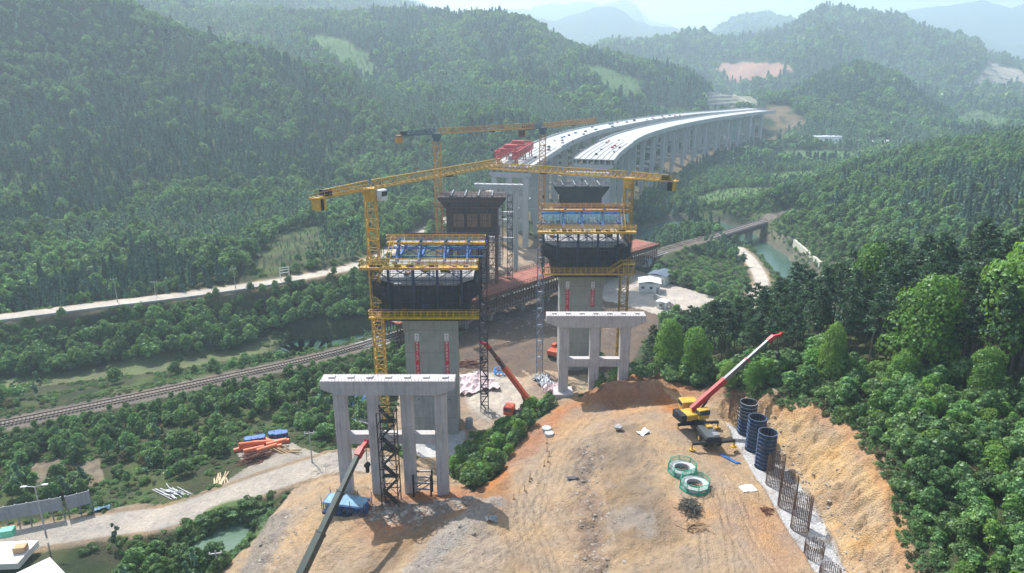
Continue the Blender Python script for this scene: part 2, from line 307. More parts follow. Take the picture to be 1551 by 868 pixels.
RIDGES = [  # points (px, py, depth), front slope, back slope
 ([(1120, 200, 700), (1160, 165, 715), (1200, 140, 740), (1250, 115, 760), (1300, 100, 770), (1330, 106, 770), (1370, 130, 760), (1400, 155, 750), (1450, 182, 740), (1500, 200, 730)], 0.42, 0.5),
 ([(1340, 215, 900), (1400, 190, 900), (1430, 155, 900), (1470, 168, 880), (1520, 182, 870), (1560, 190, 860), (1700, 190, 860)], 0.3, 0.4),
 ([(820, 110, 1300), (930, 78, 1300), (1000, 75, 1310), (1050, 70, 1330), (1110, 68, 1350), (1160, 62, 1370), (1206, 49, 1390), (1245, 29, 1400), (1270, 31, 1400), (1312, 40, 1390), (1348, 40, 1380), (1384, 53, 1360), (1444, 62, 1340), (1476, 68, 1330), (1497, 84, 1300), (1560, 110, 1250), (1750, 120, 1200)], 0.27, 0.4),
 ([(1030, 80, 2300), (1070, 58, 2300), (1100, 36, 2300), (1128, 25, 2300), (1165, 24, 2300), (1200, 33, 2300), (1230, 38, 2300), (1280, 60, 2300), (1400, 80, 2300)], 0.3, 0.4),
 ([(1100, 70, 3400), (1230, 38, 3400), (1280, 28, 3400), (1330, 23, 3400), (1380, 19, 3400), (1430, 14, 3400), (1470, 12, 3500), (1490, 10, 3500), (1530, 20, 3500), (1560, 14, 3500), (1800, 5, 3500)], 0.3, 0.4),
 ([(500, 0, 2900), (620, -5, 2900), (672, 17, 2900), (716, 25, 2900), (752, 25, 2900), (800, 31, 2900), (844, 38, 2900), (880, 33, 2900), (924, 28, 2900), (960, 38, 2900), (1020, 45, 2900), (1056, 60, 2900), (1100, 80, 2900)], 0.25, 0.3),
 ([(690, 45, 4600), (760, 22, 4600), (800, 13, 4600), (844, 8, 4600), (900, 10, 4600), (940, 6, 4600), (965, 12, 4600), (985, 35, 4600), (1060, 55, 4600), (1200, 60, 4600)], 0.25, 0.3),
 ([(-900, -40, 1500), (0, -120, 1500), (400, -90, 1500), (560, -20, 1600), (700, 60, 1700), (800, 90, 1700)], 0.3, 0.4),
]
RD = []
for pts, sf, sb in RIDGES:
    P3 = np.array([att(*p) for p in pts]); a = P3[:, 0]/P3[:, 1]; o = np.argsort(a); RD.append((a[o], P3[o, 1], P3[o, 2], sf, sb))
RAILC = RAIL
def pond_mask(x, y): return np.sqrt(((x+39.9)/3.0)**2+((y-82.2)/3.3)**2)
HAUL = [smooth_line([at(470, 930, -56.5), at(440, 850, -57), at(420, 790, -57.3), at(430, 745, -58.2), at(500, 712, -59.2)], 5),
        smooth_line([at(560, 900, -54.5), at(700, 862, -52.8), at(790, 800, -53), at(835, 735, -53), at(850, 690, -52.6), at(900, 650, -51.8), at(980, 625, -51.4)], 5),
        smooth_line([at(930, 900, -53.4), at(860, 820, -53.3), at(815, 760, -53.1), at(800, 700, -53.2)], 5),
        smooth_line([at(1100, 900, -50), at(1085, 800, -50), at(1075, 730, -50)], 5), smooth_line([at(1180, 900, -50), at(1125, 800, -50), at(1085, 715, -50)], 5)]
def height(x, y, fine=True):
    r = np.hypot(x, y)
    z = rbf(x, y); far = sstep(800, 1050, r); z = z*(1-far)+(-50)*far
    # natural relief on the hills
    hill = sstep(200, 330, r)
    z = z+hill*fbm(x/95, y/95, 4, 3)*7*np.clip(r/600, 0.5, 1.6)*sstep(-57, -40, z)
    a = x/np.maximum(y, 1)
    for i, (aa, yy, zz, sf, sb) in enumerate(RD):
        yr = np.interp(a, aa, yy); zr = np.interp(a, aa, zz); edge = np.maximum(aa[0]-a, 0)+np.maximum(a-aa[-1], 0)
        wob = fbm(x/(yr*0.10), y/(yr*0.16), 4, 40+i)*yr*0.03
        d = y-yr; k = np.where(d < 0, sf, sb)*np.abs(d)
        soft = yr*0.02; k = np.sqrt(k*k+soft*soft)-soft
        zi = zr-k+wob*np.clip(np.abs(d)/(0.08*yr), 0.12, 1)-edge*yr*0.5+fbm(x/(yr*.012), y/(yr*.012), 3, 60+i)*yr*0.0015
        z = np.maximum(z, np.where(y > 300, zi, -999))
    # ---- railway bank
    d, _, zr, s = pline(x, y, RAIL); onb = np.where((s > 0), 1.0, 0)
    gap = sstep(-30, -22, x)*(1-sstep(48, 56, x))            # open viaduct across the yard
    gap2 = np.exp(-((x-100)/17.0)**6)                         # river bridge
    bank = np.clip(1-(np.maximum(d-4.2, 0))/4.5, 0, 1)*(1-np.maximum(gap, gap2))
    z = z*(1-bank)+(-63.55)*bank
    # ---- river
    d, _, zr, s = pline(x, y, RIVER); wdt = 5+5*np.exp(-((y-312)/18)**2)+1.2*fbm(x/9, y/9, 3, 9)-1.0*np.exp(-((y-240)/30)**2)-2.5*(x < -60)-8*sstep(-58,-68,x)
    z = z*(1-sstep(wdt+5, wdt-1, d))+(-71.2)*sstep(wdt+5, wdt-1, d)
    # ---- roads are levelled
    for ln, hw, dz in ((LROAD, 3.2, 0), (SROAD, 3.6, 0), (BANKROAD, 3.2, 0)):
        d, _, zr, s = pline(x, y, ln); k = 1-sstep(hw, hw+3, d); z = z*(1-k)+zr*k
    # ---- pond
    pm = pond_mask(x, y); k = 1-sstep(0.9, 1.4, pm); z = z*(1-k)+(-64.2)*k
    z = z+1.9*sstep(100.0, 101.3, y+.5*fbm(x/2, y*0, 2, 61))*(1-sstep(102.8, 105.5, y))*sstep(11.5, 15, x)*(1-sstep(23, 26.5, x))
    # ---- bench step and pile trench
    tr = inpoly(x, y, [(31.7, 30), (31.7, 93.6), (33, 93.0)]+[(p[0]-.15, p[1]) for p in FOOT[2:]]+[(34, 30)])
    lip = 31.7+0.25*fbm(y/3, y*0, 3, 5)
    inb = (x > lip) & tr
    z = np.where(inb, -50.75, z)
    lipd = np.abs(x-lip); z = z+np.where((y < 95) & (y > 40) & (lipd < 0.9) & ~inb & (x < lip), 0.28*(1-lipd/0.9), 0)
    if fine:
        site = inpoly(x, y, SITE)*1.0
        n1 = fbm(x/2.2, y/2.2, 4, 11, .6); n2 = fbm(x/0.55, y/0.55, 3, 13)
        bench = sstep(19, 21.5, x)*(x < lip)*(y < 100)
        rough = site*(1-0.75*bench)*(1-inb)
        d, _, _, s = pline(x, y, TRACK); rough = rough*(1-0.7*(1-sstep(2.2, 4, d)))
        gully = np.exp(-((x-(9.2+(y-61)*0.04))/1.8)**2)*(y < 88)
        rub = np.exp(-((pline(x, y, [(-2.6, 75.5), (-7, 69), (-12.5, 62), (-18, 56)])[0])/1.6)**2)
        mound = np.exp(-((pline(x, y, [(-17, 76.2), (-11, 75), (-6, 76.2)])[0])/1.5)**2)
        pile = np.exp(-((pline(x, y, [(-33, 82), (-32, 74), (-33, 66), (-36, 62)])[0])/1.8)**2)
        rg = 1-2*np.abs(fbm(x/3.1, y/3.1, 4, 15, .55)); cl = np.maximum(0, fbm(x/.8, y/.8, 2, 17)-.12)
        z = z+rough*(n1*0.34+n2*0.10+rg*.20+cl*.28)+bench*(1-inb)*site*(n2*.03+cl*.06)+gully*(n1*0.5+np.abs(n2)*0.45-0.2)+rub*(0.35+np.abs(n2)*0.5)+mound*(0.5+np.abs(n2)*0.5)+pile*(0.5+n1*0.4+np.abs(n2)*0.3)
        # bulldozed haul ways are smoother than the rest, with wheel ruts
        for ln, offs in [(TRACK, (-1.5, -0.6, 0.7, 1.6))]+[(h_, (-1.7, -.95, .95, 1.7)) for h_ in HAUL]:
            dd, sg, _, _ = pline(x+0.25*fbm(x/4, y/4, 2, 21), y, ln)
            for q in offs: z = z-0.09*np.exp(-((dd*sg-q)/0.2)**2)+0.05*np.exp(-((dd*sg-q-.38)/0.16)**2)
        # toothed face of the cut
        dc, _, _, sc_ = pline(x, y, CREST); df, sgf, _, _ = pline(x, y, FOOT)
        face = inpoly(x, y, [p[:2] for p in CREST]+[p[:2] for p in FOOT[::-1]])
        k = face*np.clip(df/1.2, 0, 1)*np.clip(dc/0.7, 0, 1)
        z = z+k*(fbm(x/1.3, y/1.0, 4, 31, .6)*0.95+np.abs(fbm(sc_/1.1, dc/2.0, 3, 33))*-0.8+(1-3*np.abs(fbm(x/.9, y/.9, 3, 35)))*.22+np.maximum(0, fbm(x/.5, y/.5, 2, 37)-.1)*.5)
    return z
SITE = [(-38, 45), (-38, 72), (-33, 88), (-31, 99), (-20, 108), (-24, 118), (-24, 135), (-12, 150), (-14, 165), (-12, 205), (-14, 250), (20, 262), (38, 240), (50, 214), (58, 196), (47, 186), (34, 165), (27, 145), (25, 128), (25, 111), (30, 106), (33.5, 97), (38, 92.2), (41.6, 84), (42.7, 77), (42.4, 69.5), (42, 65), (39.8, 57), (38.6, 45)]
GREENIN = [[(-5.2, 80), (-2.2, 86), (0.8, 93), (4.6, 98.5), (8, 103.3), (3.5, 104.6), (3.2, 109), (-1, 113), (-6, 111), (-11, 104), (-10.5, 97), (-7, 90), (-6.5, 83)],
           [(25, 104.5), (31, 100.5), (33, 106), (27, 108)], [(-26, 100), (-16, 101), (-19, 106)]]
YARD = [(38, 188), (44, 180), (56, 188), (64, 200), (50, 214), (44, 222), (36, 228), (22, 215), (28, 198)]

# grid: fine where the earthworks are, coarser with distance
rs = [26.0]
while rs[-1] < 9500:
    r = rs[-1]; rs.append(r+(1.2 if r < 50 else 0.28 if r < 108 else 0.5 if r < 150 else 0.9 if r < 240 else r*0.0055 if r < 1600 else r*.012))
rs = np.array(rs)
ph = np.radians(np.concatenate([np.linspace(-66, -39.5, 40), np.linspace(-39, 39, 520), np.linspace(39.5, 66, 40)]))
R_, PHI = np.meshgrid(rs, ph, indexing='ij'); GX = R_*np.sin(PHI); GY = R_*np.cos(PHI)
GZ = height(GX, GY)
NR, NC = GX.shape
def lookup_h(x, y):                         # height on the built mesh
    r = np.hypot(x, y); p = np.arctan2(x, y); i = np.interp(r, rs, np.arange(NR)); j = np.interp(p, ph, np.arange(NC))
    i0 = np.clip(i.astype(int), 0, NR-2); j0 = np.clip(j.astype(int), 0, NC-2); fi = i-i0; fj = j-j0
    return (GZ[i0, j0]*(1-fi)*(1-fj)+GZ[i0+1, j0]*fi*(1-fj)+GZ[i0, j0+1]*(1-fi)*fj+GZ[i0+1, j0+1]*fi*fj)
def hz(x, y): return float(lookup_h(np.array([float(x)]), np.array([float(y)]))[0])

# soil and cover colours
def C3(a): return np.array(a, float)
ORANGE, TAN, CREAM, GREY, DARK, WHITE = C3([.39, .17, .07]), C3([.34, .24, .15]), C3([.41, .285, .17]), C3([.33, .29, .25]), C3([.17, .12, .09]), C3([.66, .65, .64])
GRASS, GRASSL, WOOD, FIELD, CONC = C3([.085, .125, .04]), C3([.15, .185, .08]), C3([.04, .058, .024]), C3([.24, .19, .13]), C3([.46, .40, .33])
def cover(x, y, z):
    col = np.empty(x.shape+(3,)); col[:] = WOOD; bare = np.zeros(x.shape)
    def put(m, c):
        nonlocal col
        m = np.clip(m, 0, 1)[..., None]; col = col*(1-m)+c*m
    n = fbm(x/7, y/7, 4, 71); n2 = fbm(x/1.6, y/1.6, 4, 73); n3 = fbm(x/28, y/28, 3, 75)
    r = np.hypot(x, y)
    put((r < 420)*sstep(-.25, .3, n)*0.8, GRASS)
    # valley fields
    put(inpoly(x, y, FIELDP)*sstep(-.4, .1, n3+n*.3), GRASSL)
    for f in PLOTS: put(inpoly(x+n*.6, y, f)*1.0, FIELD*(1+.3*n2[..., None]))
    # bare soil along the viaducts
    for cl, rad in ((LCL, 15), (RCL, 17)):
        d = pline(x, y, cl)[0]; put(sstep(rad, rad-6, d+5*n)*sstep(225, 240, y)*sstep(-.5, .3, n+n3)*0.75, CREAM*.6*(1+.25*n2[..., None]))
    d = pline(x, y, RIVER)[0]; put(sstep(11, 8, d+3*n)*(x > 20)*.5, GREY*.7); put(sstep(20, 11, d+4*n)*(x > 84)*(y < 300)*.12*sstep(-.1, .3, n2), TAN)
    put(inpoly(x+n*.8, y+n*.8, STORE)*.95, CONC*.8*(1+.15*n2[..., None])); put(sstep(-.35, .35, fbm(x/3.3, y/3.3, 4, 79))*(col[..., 1] < .19)*(r < 260)*.35, C3([.13, .105, .06]))
    # site
    dS = inpoly(x, y, SITE)*1.0
    for g in GREENIN: dS = dS*(1-inpoly(x+n2*.5, y+n2*.4, g))
    put(dS, CREAM)
    put(dS*(x > -12)*(y < 118)*sstep(-.5, .5, n+.3)*sstep(54, 66, y)*0.55, TAN)
    # orange loosened slope in front of the portals
    dO = pline(x, y, [(-14, 75.5), (-4, 79.5), (3, 90), (9, 97), (16, 99.5), (23, 100)])[0]
    put(dS*sstep(8.0, 2.5, dO+n*1.8), ORANGE*1.1); 
    put(dS*inpoly(x, y, [(11, 99), (33, 96), (36, 110), (14, 110)])*0.85, ORANGE*.95)
    put(dS*sstep(.2, .6, n2)*(y < 100)*(x < 21)*.25, GREY)
    dB = pline(x, y, [at(540, 900, -54.8)[:2], at(600, 830, -54.3)[:2], at(660, 795, -53.8)[:2], at(760, 740, -53)[:2], at(805, 700, -52.9)[:2]])[0]; put(dS*sstep(3.0, 1.0, dB+n*1.2+n2*.5)*.7, C3([.26, .165, .09]))
    dT = pline(x, y, TRACK)[0]; put(dS*sstep(4.6, 2.0, dT+n)*.75, TAN*1.15)
    for hl in HAUL:
        dh, sg, _, _ = pline(x+.2*n2, y, hl); put(dS*sstep(3.4, 1.8, dh+n*.8)*.6, CREAM*1.14)
        for q in (-1.7, -.95, .95, 1.7): put(dS*np.exp(-((dh*sg-q)/.24)**2)*.30*sstep(-.5, .2, n), TAN*.80)
    gully = np.exp(-((x-(9.2+(y-61)*0.04))/2.0)**2)*(y < 88); put(dS*(x > 12)*(x < 19.5)*(y < 92)*sstep(-.6, .2, n)*.8, TAN*.66); put(dS*(x > 11.5)*(x < 17)*(y < 84)*sstep(.0, .5, n+n2*.5)*.5, GREY*1.05); put(gully*sstep(-.7, .2, n2+n)*.9, DARK*1.25)
    rub = pline(x, y, [(-2.6, 75.5), (-7, 69), (-12.5, 62), (-18, 56)])[0]; put(dS*sstep(2.6, .9, rub+n2*1.6)*.85, GREY*1.0)
    put(dS*sstep(5.5, 3, np.hypot((x+5), (y-66)))*.3, GREY*1.2)
    put(sstep(3.4, 1.2, pline(x, y, [(-17, 76.2), (-11, 75), (-6, 76.2)])[0]+n2)*.8, DARK*1.6)
    put(sstep(3.4, 1.6, pline(x, y, [(-33, 82), (-32, 74), (-33, 66), (-36, 62)])[0]+n)*.8, GREY*.8)
    # bench
    be = sstep(18, 20.5, x+n*.8)*(x < 31.9)*(y < 95)*dS; put(be, CREAM*1.0); put(be*sstep(-.1, .6, n)*.35, ORANGE*1.2)
    put(be*sstep(1.8, .6, np.abs(x-26.5))*.35, TAN*1.25)
    # trench floor
    dF, sg, _, _ = pline(x, y, FOOT); tr = (x > 31.75)*(x < 37)*(z < -50.2)*(y < 94)
    put(tr*1.0, WHITE*.82); put(tr*sstep(.05, .5, n2)*.6, TAN*.8)
    # cut face, crest soil
    face = inpoly(x, y, [p[:2] for p in CREST]+[p[:2] for p in FOOT[::-1]]); put(face*1.0, C3([.52, .345, .175])); put(face*sstep(.0, .6, n2+n*.4)*.5, C3([.34, .18, .075]))
    dc = pline(x, y, CREST)[0]; put((dc < 1.2)*.6*sstep(1.2, .4, dc+n2*.4), C3([.42, .21, .09]))
    # valley floor yard
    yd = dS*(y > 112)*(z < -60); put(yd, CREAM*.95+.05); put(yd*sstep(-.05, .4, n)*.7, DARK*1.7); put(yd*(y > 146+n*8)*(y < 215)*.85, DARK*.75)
    put(sstep(7, 5.5, np.hypot(x+3.5, (y-135)*.55))*.95, CONC*1.08); put(inpoly(x, y, [(-21, 108), (-9, 108), (-9, 120), (-21, 120)])*.9, WHITE*.9)
    put(inpoly(x, y, YARD)*1.0, CONC*1.15)
    # roads
    for ln, hw, c in ((LROAD, 2.9, CONC*1.15), (SROAD, 3.1, CONC*.95), (BANKROAD, 2.6, CONC*1.2)):
        d = pline(x, y, ln)[0]; put(sstep(hw+1.6, hw+.2, d+n2*.8)*.9, TAN*.9); put(sstep(hw, hw-.6, d), c)
    for a, b, hw, c in FARROADS:
        d = pline(x, y, [a, b])[0]; put(sstep(hw+2, hw, d), c)
    # distant cuts
    for poly, c in FARCUTS: put(inpoly(x+n*4, y+n*4, poly)*1.0, c*(1+.2*n2[..., None]))
    for poly in MEADOWS: put(inpoly(x+n*6, y+n*6, poly)*1.0, C3([.10, .17, .055]))
    # railway ballast
    d = pline(x, y, RAIL)[0]; put(sstep(3.6, 2.7, d+.5*n2)*(z > -64.5), C3([.19, .155, .125]))
    pm = pond_mask(x, y); put(sstep(2.1, 1.7, pm+n*.2), GRASS*1.3)
    return np.clip(col, 0.01, 0.9)
def pp(lst, z): return [at(a, b, z)[:2] for a, b in lst]
def pt(lst): return [att(a, b, t)[:2] for a, b, t in lst]
FIELDP = pp([(-300, 640), (-100, 560), (0, 540), (150, 530), (330, 505), (420, 505), (420, 520), (250, 560), (100, 580), (0, 600), (-300, 700)], -67.5)
PLOTS = [pp([(45, 700), (90, 690), (92, 725), (40, 735)], -64), pp([(112, 700), (150, 690), (158, 728), (118, 742)], -64), pp([(170, 765), (215, 748), (232, 760), (190, 782)], -62.5)]
STORE = pp([(340, 742), (330, 725), (375, 700), (352, 672), (400, 655), (440, 662), (500, 690), (515, 702), (430, 724)], -62)
FARROADS = [(at(1100, 218, -62)[:2], at(1360, 220, -62)[:2], 3.5, WHITE)]
FARCUTS = [(pt([(1081, 97, 1150), (1110, 94, 1180), (1180, 96, 1200), (1206, 104, 1180), (1190, 115, 1120), (1140, 130, 1040), (1100, 122, 1060)]), C3([.42, .25, .18]))]
def _hit(px, py):
    u = (434-py)/FPX; d = ((px-775.5)/FPX, CC+u*CS, -CS+u*CC); ts = np.geomspace(45, 5000, 2400); X = d[0]*ts; Y = d[1]*ts; Z = d[2]*ts; h = lookup_h(X, Y); k = int(np.argmax(Z < h)) if (Z < h).any() else len(ts)-1
    return float(X[k]), float(Y[k])
FARCUTS = [([_hit(*p) for p in [(1081, 99), (1095, 96), (1130, 94), (1180, 96), (1206, 103), (1196, 110), (1170, 118), (1140, 130), (1105, 122), (1088, 112)]], C3([.36, .20, .14])),
           ([_hit(*p) for p in [(1072, 142), (1100, 141), (1150, 163), (1068, 166)]], C3([.22, .22, .15])),
           ([_hit(*p) for p in [(1497, 92), (1555, 112), (1555, 136), (1478, 138), (1440, 125), (1450, 118), (1482, 122)]], C3([.32, .27, .2]))]
MEADOWS = [[_hit(a, b) for a, b, t in q] for q in (
  [(875, 95, 660), (925, 105, 670), (970, 125, 640), (965, 150, 600), (930, 150, 580), (905, 130, 600)],
  [(440, 50, 620), (520, 60, 640), (575, 105, 600), (560, 118, 580), (500, 90, 590)],
  [(1000, 160, 600), (960, 155, 590), (1000, 175, 560), (1060, 172, 600)],
  [(1130, 232, 0), (1200, 228, 0), (1330, 232, 0), (1290, 248, 0), (1180, 246, 0)], [(1045, 300, 0), (1100, 285, 0), (1190, 282, 0), (1150, 305, 0), (1080, 318, 0)], [(1150, 262, 0), (1230, 258, 0), (1240, 270, 0), (1160, 275, 0)], [(1420, 178, 0), (1480, 165, 0), (1551, 190, 0), (1500, 200, 0)])]
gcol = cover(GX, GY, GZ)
me = bpy.data.meshes.new('ground')
nv = NR*NC; co = np.stack([GX, GY, GZ], -1).reshape(-1, 3)
i = np.arange(NR-1)[:, None]*NC+np.arange(NC-1)[None]; q = np.stack([i, i+1, i+NC+1, i+NC], -1).reshape(-1, 4)[:, ::-1]
me.vertices.add(nv); me.vertices.foreach_set('co', co.ravel().astype(np.float32))
me.loops.add(q.size); me.loops.foreach_set('vertex_index', q.ravel().astype(np.int32))
me.polygons.add(len(q)); me.polygons.foreach_set('loop_start', np.arange(0, q.size, 4, dtype=np.int32)); me.polygons.foreach_set('loop_total', np.full(len(q), 4, np.int32))
me.update(calc_edges=True)
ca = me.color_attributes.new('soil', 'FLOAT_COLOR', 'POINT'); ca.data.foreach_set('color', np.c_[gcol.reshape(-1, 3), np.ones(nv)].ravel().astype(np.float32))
me.polygons.foreach_set('use_smooth', np.ones(len(q), bool))
m = bpy.data.materials.new('ground_cover'); m.use_nodes = True; N = m.node_tree.nodes; L = m.node_tree.links
b = N['Principled BSDF']; b.inputs['Roughness'].default_value = 0.95; b.inputs['Specular IOR Level'].default_value = 0.1
at_ = N.new('ShaderNodeAttribute'); at_.attribute_name = 'soil'; g = N.new('ShaderNodeNewGeometry')
n1 = N.new('ShaderNodeTexNoise'); n1.inputs['Scale'].default_value = 1.3; n1.inputs['Detail'].default_value = 10; n1.inputs['Roughness'].default_value = .7; L.new(g.outputs['Position'], n1.inputs['Vector'])
r1 = N.new('ShaderNodeMapRange'); r1.inputs[1].default_value = .3; r1.inputs[2].default_value = .7; r1.inputs[3].default_value = .80; r1.inputs[4].default_value = 1.17; L.new(n1.outputs[0], r1.inputs[0])
v1 = N.new('ShaderNodeVectorMath'); v1.operation = 'SCALE'; L.new(at_.outputs['Color'], v1.inputs[0]); L.new(r1.outputs[0], v1.inputs['Scale'])
vo = N.new('ShaderNodeTexVoronoi'); vo.inputs['Scale'].default_value = 2.6; L.new(g.outputs['Position'], vo.inputs['Vector'])
r2 = N.new('ShaderNodeMapRange'); r2.inputs[1].default_value = 0.05; r2.inputs[2].default_value = .22; r2.inputs[3].default_value = 1.22; r2.inputs[4].default_value = 1.0; L.new(vo.outputs['Distance'], r2.inputs[0])
v2 = N.new('ShaderNodeVectorMath'); v2.operation = 'SCALE'; L.new(v1.outputs[0], v2.inputs[0]); L.new(r2.outputs[0], v2.inputs['Scale']); 
vc = N.new('ShaderNodeTexVoronoi'); vc.inputs['Scale'].default_value = 5.5; L.new(g.outputs['Position'], vc.inputs['Vector'])
sx = N.new('ShaderNodeSeparateColor'); L.new(vc.outputs['Color'], sx.inputs[0]); r3 = N.new('ShaderNodeMapRange'); r3.inputs[3].default_value = .92; r3.inputs[4].default_value = 1.08; L.new(sx.outputs[0], r3.inputs[0])
v3 = N.new('ShaderNodeVectorMath'); v3.operation = 'SCALE'; L.new(v2.outputs[0], v3.inputs[0]); L.new(r3.outputs[0], v3.inputs['Scale'])
nb_ = N.new('ShaderNodeTexNoise'); nb_.inputs['Scale'].default_value = .22; nb_.inputs['Detail'].default_value = 6; L.new(g.outputs['Position'], nb_.inputs['Vector'])
hs = N.new('ShaderNodeHueSaturation'); r4 = N.new('ShaderNodeMapRange'); r4.inputs[1].default_value = .35; r4.inputs[2].default_value = .65; r4.inputs[3].default_value = .8; r4.inputs[4].default_value = 1.05; L.new(nb_.outputs[0], r4.inputs[0]); L.new(r4.outputs[0], hs.inputs['Saturation']); r5 = N.new('ShaderNodeMapRange'); r5.inputs[1].default_value = .3; r5.inputs[2].default_value = .7; r5.inputs[3].default_value = .82; r5.inputs[4].default_value = 1.14; L.new(nb_.outputs[0], r5.inputs[0]); L.new(r5.outputs[0], hs.inputs['Value'])
L.new(v3.outputs[0], hs.inputs['Color']); L.new(hs.outputs[0], b.inputs['Base Color'])
n2 = N.new('ShaderNodeTexNoise'); n2.inputs['Scale'].default_value = 2.2; n2.inputs['Detail'].default_value = 12; n2.inputs['Roughness'].default_value = .75; L.new(g.outputs['Position'], n2.inputs['Vector'])
bp = N.new('ShaderNodeBump'); bp.inputs['Strength'].default_value = 1; bp.inputs['Distance'].default_value = .38
ma = N.new('ShaderNodeMath'); ma.operation = 'MULTIPLY_ADD'; ma.inputs[1].default_value = -.35; L.new(vc.outputs['Distance'], ma.inputs[0]); L.new(n2.outputs[0], ma.inputs[2]); L.new(ma.outputs[0], bp.inputs['Height']); L.new(bp.outputs[0], b.inputs['Normal'])
ground = link_mesh('ground', me, m); tag(ground, kind='structure')
# ------------------------------------------------------------------ water
def water(name, poly, z, col, rough=.12):
    m = bpy.data.materials.new(name); m.use_nodes = True; N = m.node_tree.nodes; L = m.node_tree.links; b = N['Principled BSDF']
    b.inputs['Base Color'].default_value = (*col, 1); b.inputs['Roughness'].default_value = rough; b.inputs['IOR'].default_value = 1.33
    n = N.new('ShaderNodeTexNoise'); n.inputs['Scale'].default_value = 1.4; n.inputs['Detail'].default_value = 5; g = N.new('ShaderNodeNewGeometry'); L.new(g.outputs['Position'], n.inputs['Vector'])
    bp = N.new('ShaderNodeBump'); bp.inputs['Distance'].default_value = .05; L.new(n.outputs[0], bp.inputs['Height']); L.new(bp.outputs[0], b.inputs['Normal'])
    mb = MB(); mb.v = [(x, y, z) for x, y in poly]; mb.f = [tuple(range(len(poly)))]
    o = mb.build(name, m); tag(o, kind='structure'); return o
def ribbon(pts, w_):
    Lf, Rt = [], []
    for i, p in enumerate(pts):
        a = pts[max(i-1, 0)]; b = pts[min(i+1, len(pts)-1)]; d = Vector((b[0]-a[0], b[1]-a[1])).normalized(); n = Vector((-d.y, d.x))
        Lf.append((p[0]+n.x*w_, p[1]+n.y*w_)); Rt.append((p[0]-n.x*w_, p[1]-n.y*w_))
    return Lf, Rt
def strip(name, pts, w_, z, m, kind='structure'):
    Lf, Rt = ribbon(pts, w_); mb = MB(); n = len(pts)
    for i in range(n): mb.v += [(*Lf[i], z), (*Rt[i], z)]
    mb.f = [(2*i, 2*i+1, 2*i+3, 2*i+2) for i in range(n-1)]
    o = mb.build(name, m); tag(o, kind=kind); return o
wt = water('pond_water', [(-39.9+cos(a/20*pi)*4.4, 82.2+sin(a/20*pi)*4.9) for a in range(40)], -63.35, (.10, .16, .11), .2)
wt.name = 'pond'
rv = water('river', [(0, 0), (1, 0), (0, 1)], -70.2, (.05, .10, .075), .15); rm = rv.data.materials[0]; bpy.data.objects.remove(rv)
rv = strip('river', RIVER, 19, -70.15, rm)
# ------------------------------------------------------------------ haze: the valley air
def haze(density=0.00042):
    mb = MB(); mb.box(0, 4700, 190, 16000, 10600, 532); m = bpy.data.materials.new('haze_air'); m.use_nodes = True; N = m.node_tree.nodes; N.clear()
    v = N.new('ShaderNodeVolumePrincipled'); v.inputs['Color'].default_value = (.72, .895, 1, 1); v.inputs['Density'].default_value = density; v.inputs['Anisotropy'].default_value = .35
    o = N.new('ShaderNodeOutputMaterial'); m.node_tree.links.new(v.outputs[0], o.inputs['Volume'])
    h = mb.build('haze', m); tag(h, kind='stuff'); return h
haze()
# ------------------------------------------------------------------ materials of built things
CONC_L = mat('cast_concrete', (.47, .43, .415), .85, var=.14, scale=.5, bump=.01, bscale=6, streak=.28)
CONC_G = mat('pier_concrete', (.335, .345, .315), .88, var=.16, scale=.35, bump=.012, bscale=5, streak=.22)
CONC_W = mat('deck_concrete', (.44, .44, .43), .85, var=.10, scale=.3, dirt=.3)
CONC_B = mat('viaduct_concrete', (.47, .475, .47), .88, var=.10, scale=.25, streak=.2)
YEL = mat('yellow_paint', (.62, .36, .045), .5, var=.18, scale=1.2, dirt=.35)
ORG = mat('crane_orange', (.58, .27, .035), .5, var=.2, scale=1.0, dirt=.3)
BLU = mat('blue_paint', (.035, .13, .36), .5, var=.25, scale=1.0, dirt=.3)
DBLU = mat('dark_blue_steel', (.02, .045, .10), .5, .3, var=.3, scale=1, dirt=.35)
BLK = mat('dark_formwork_steel', (.022, .024, .03), .6, .3, var=.4, scale=.8, dirt=.25)
RUST = mat('rusty_steel', (.15, .06, .035), .8, .2, var=.35, scale=1.2, bump=.01)
RED = mat('red_paint', (.48, .03, .03), .45, var=.15, scale=1, dirt=.2)
BGREY = mat('blue_grey_crane_paint', (.07, .12, .165), .5, var=.2, dirt=.2)
ORED = mat('orange_red_paint', (.55, .09, .03), .45, var=.15, dirt=.2)
GRNB = mat('dark_green_boom_paint', (.055, .07, .06), .4, .2, var=.15, dirt=.15)
GREYP = mat('grey_boom_paint', (.13, .14, .15), .35, .4, var=.12)
WHT = mat('white_paint', (.72, .73, .72), .6, var=.08, dirt=.2)
REB = mat('rebar_steel', (.14, .085, .06), .7, .4, var=.3, scale=4)
GREYS = mat('galvanised_steel', (.30, .31, .33), .5, .5, var=.15)
TYRE = mat('rubber', (.02, .02, .02), .9)
GLASS = mat('window_glass', (.03, .045, .055), .08, spec=.8)
WOODP = mat('timber', (.34, .22, .12), .85, var=.3, scale=2)
PLY = mat('ply_panel', (.26, .16, .10), .8, var=.3, scale=1)
BANRED = mat('banner_red', (.55, .03, .05), .7, var=.08)
BANW = mat('banner_white', (.75, .74, .72), .7, var=.06)
ROOFR = mat('rust_red_sheet', (.30, .10, .065), .75, var=.28, scale=.5, dirt=.45)
ROOFB = mat('blue_sheet_roof', (.14, .26, .36), .5, var=.15, scale=.5)
ROOFW = mat('pale_sheet_roof', (.70, .75, .78), .5, var=.08, scale=.5)
TEAL = mat('teal_tarpaulin', (.40, .60, .62), .6, var=.3, scale=1.5)
TARPB = mat('blue_tarpaulin', (.05, .26, .62), .5, var=.2)
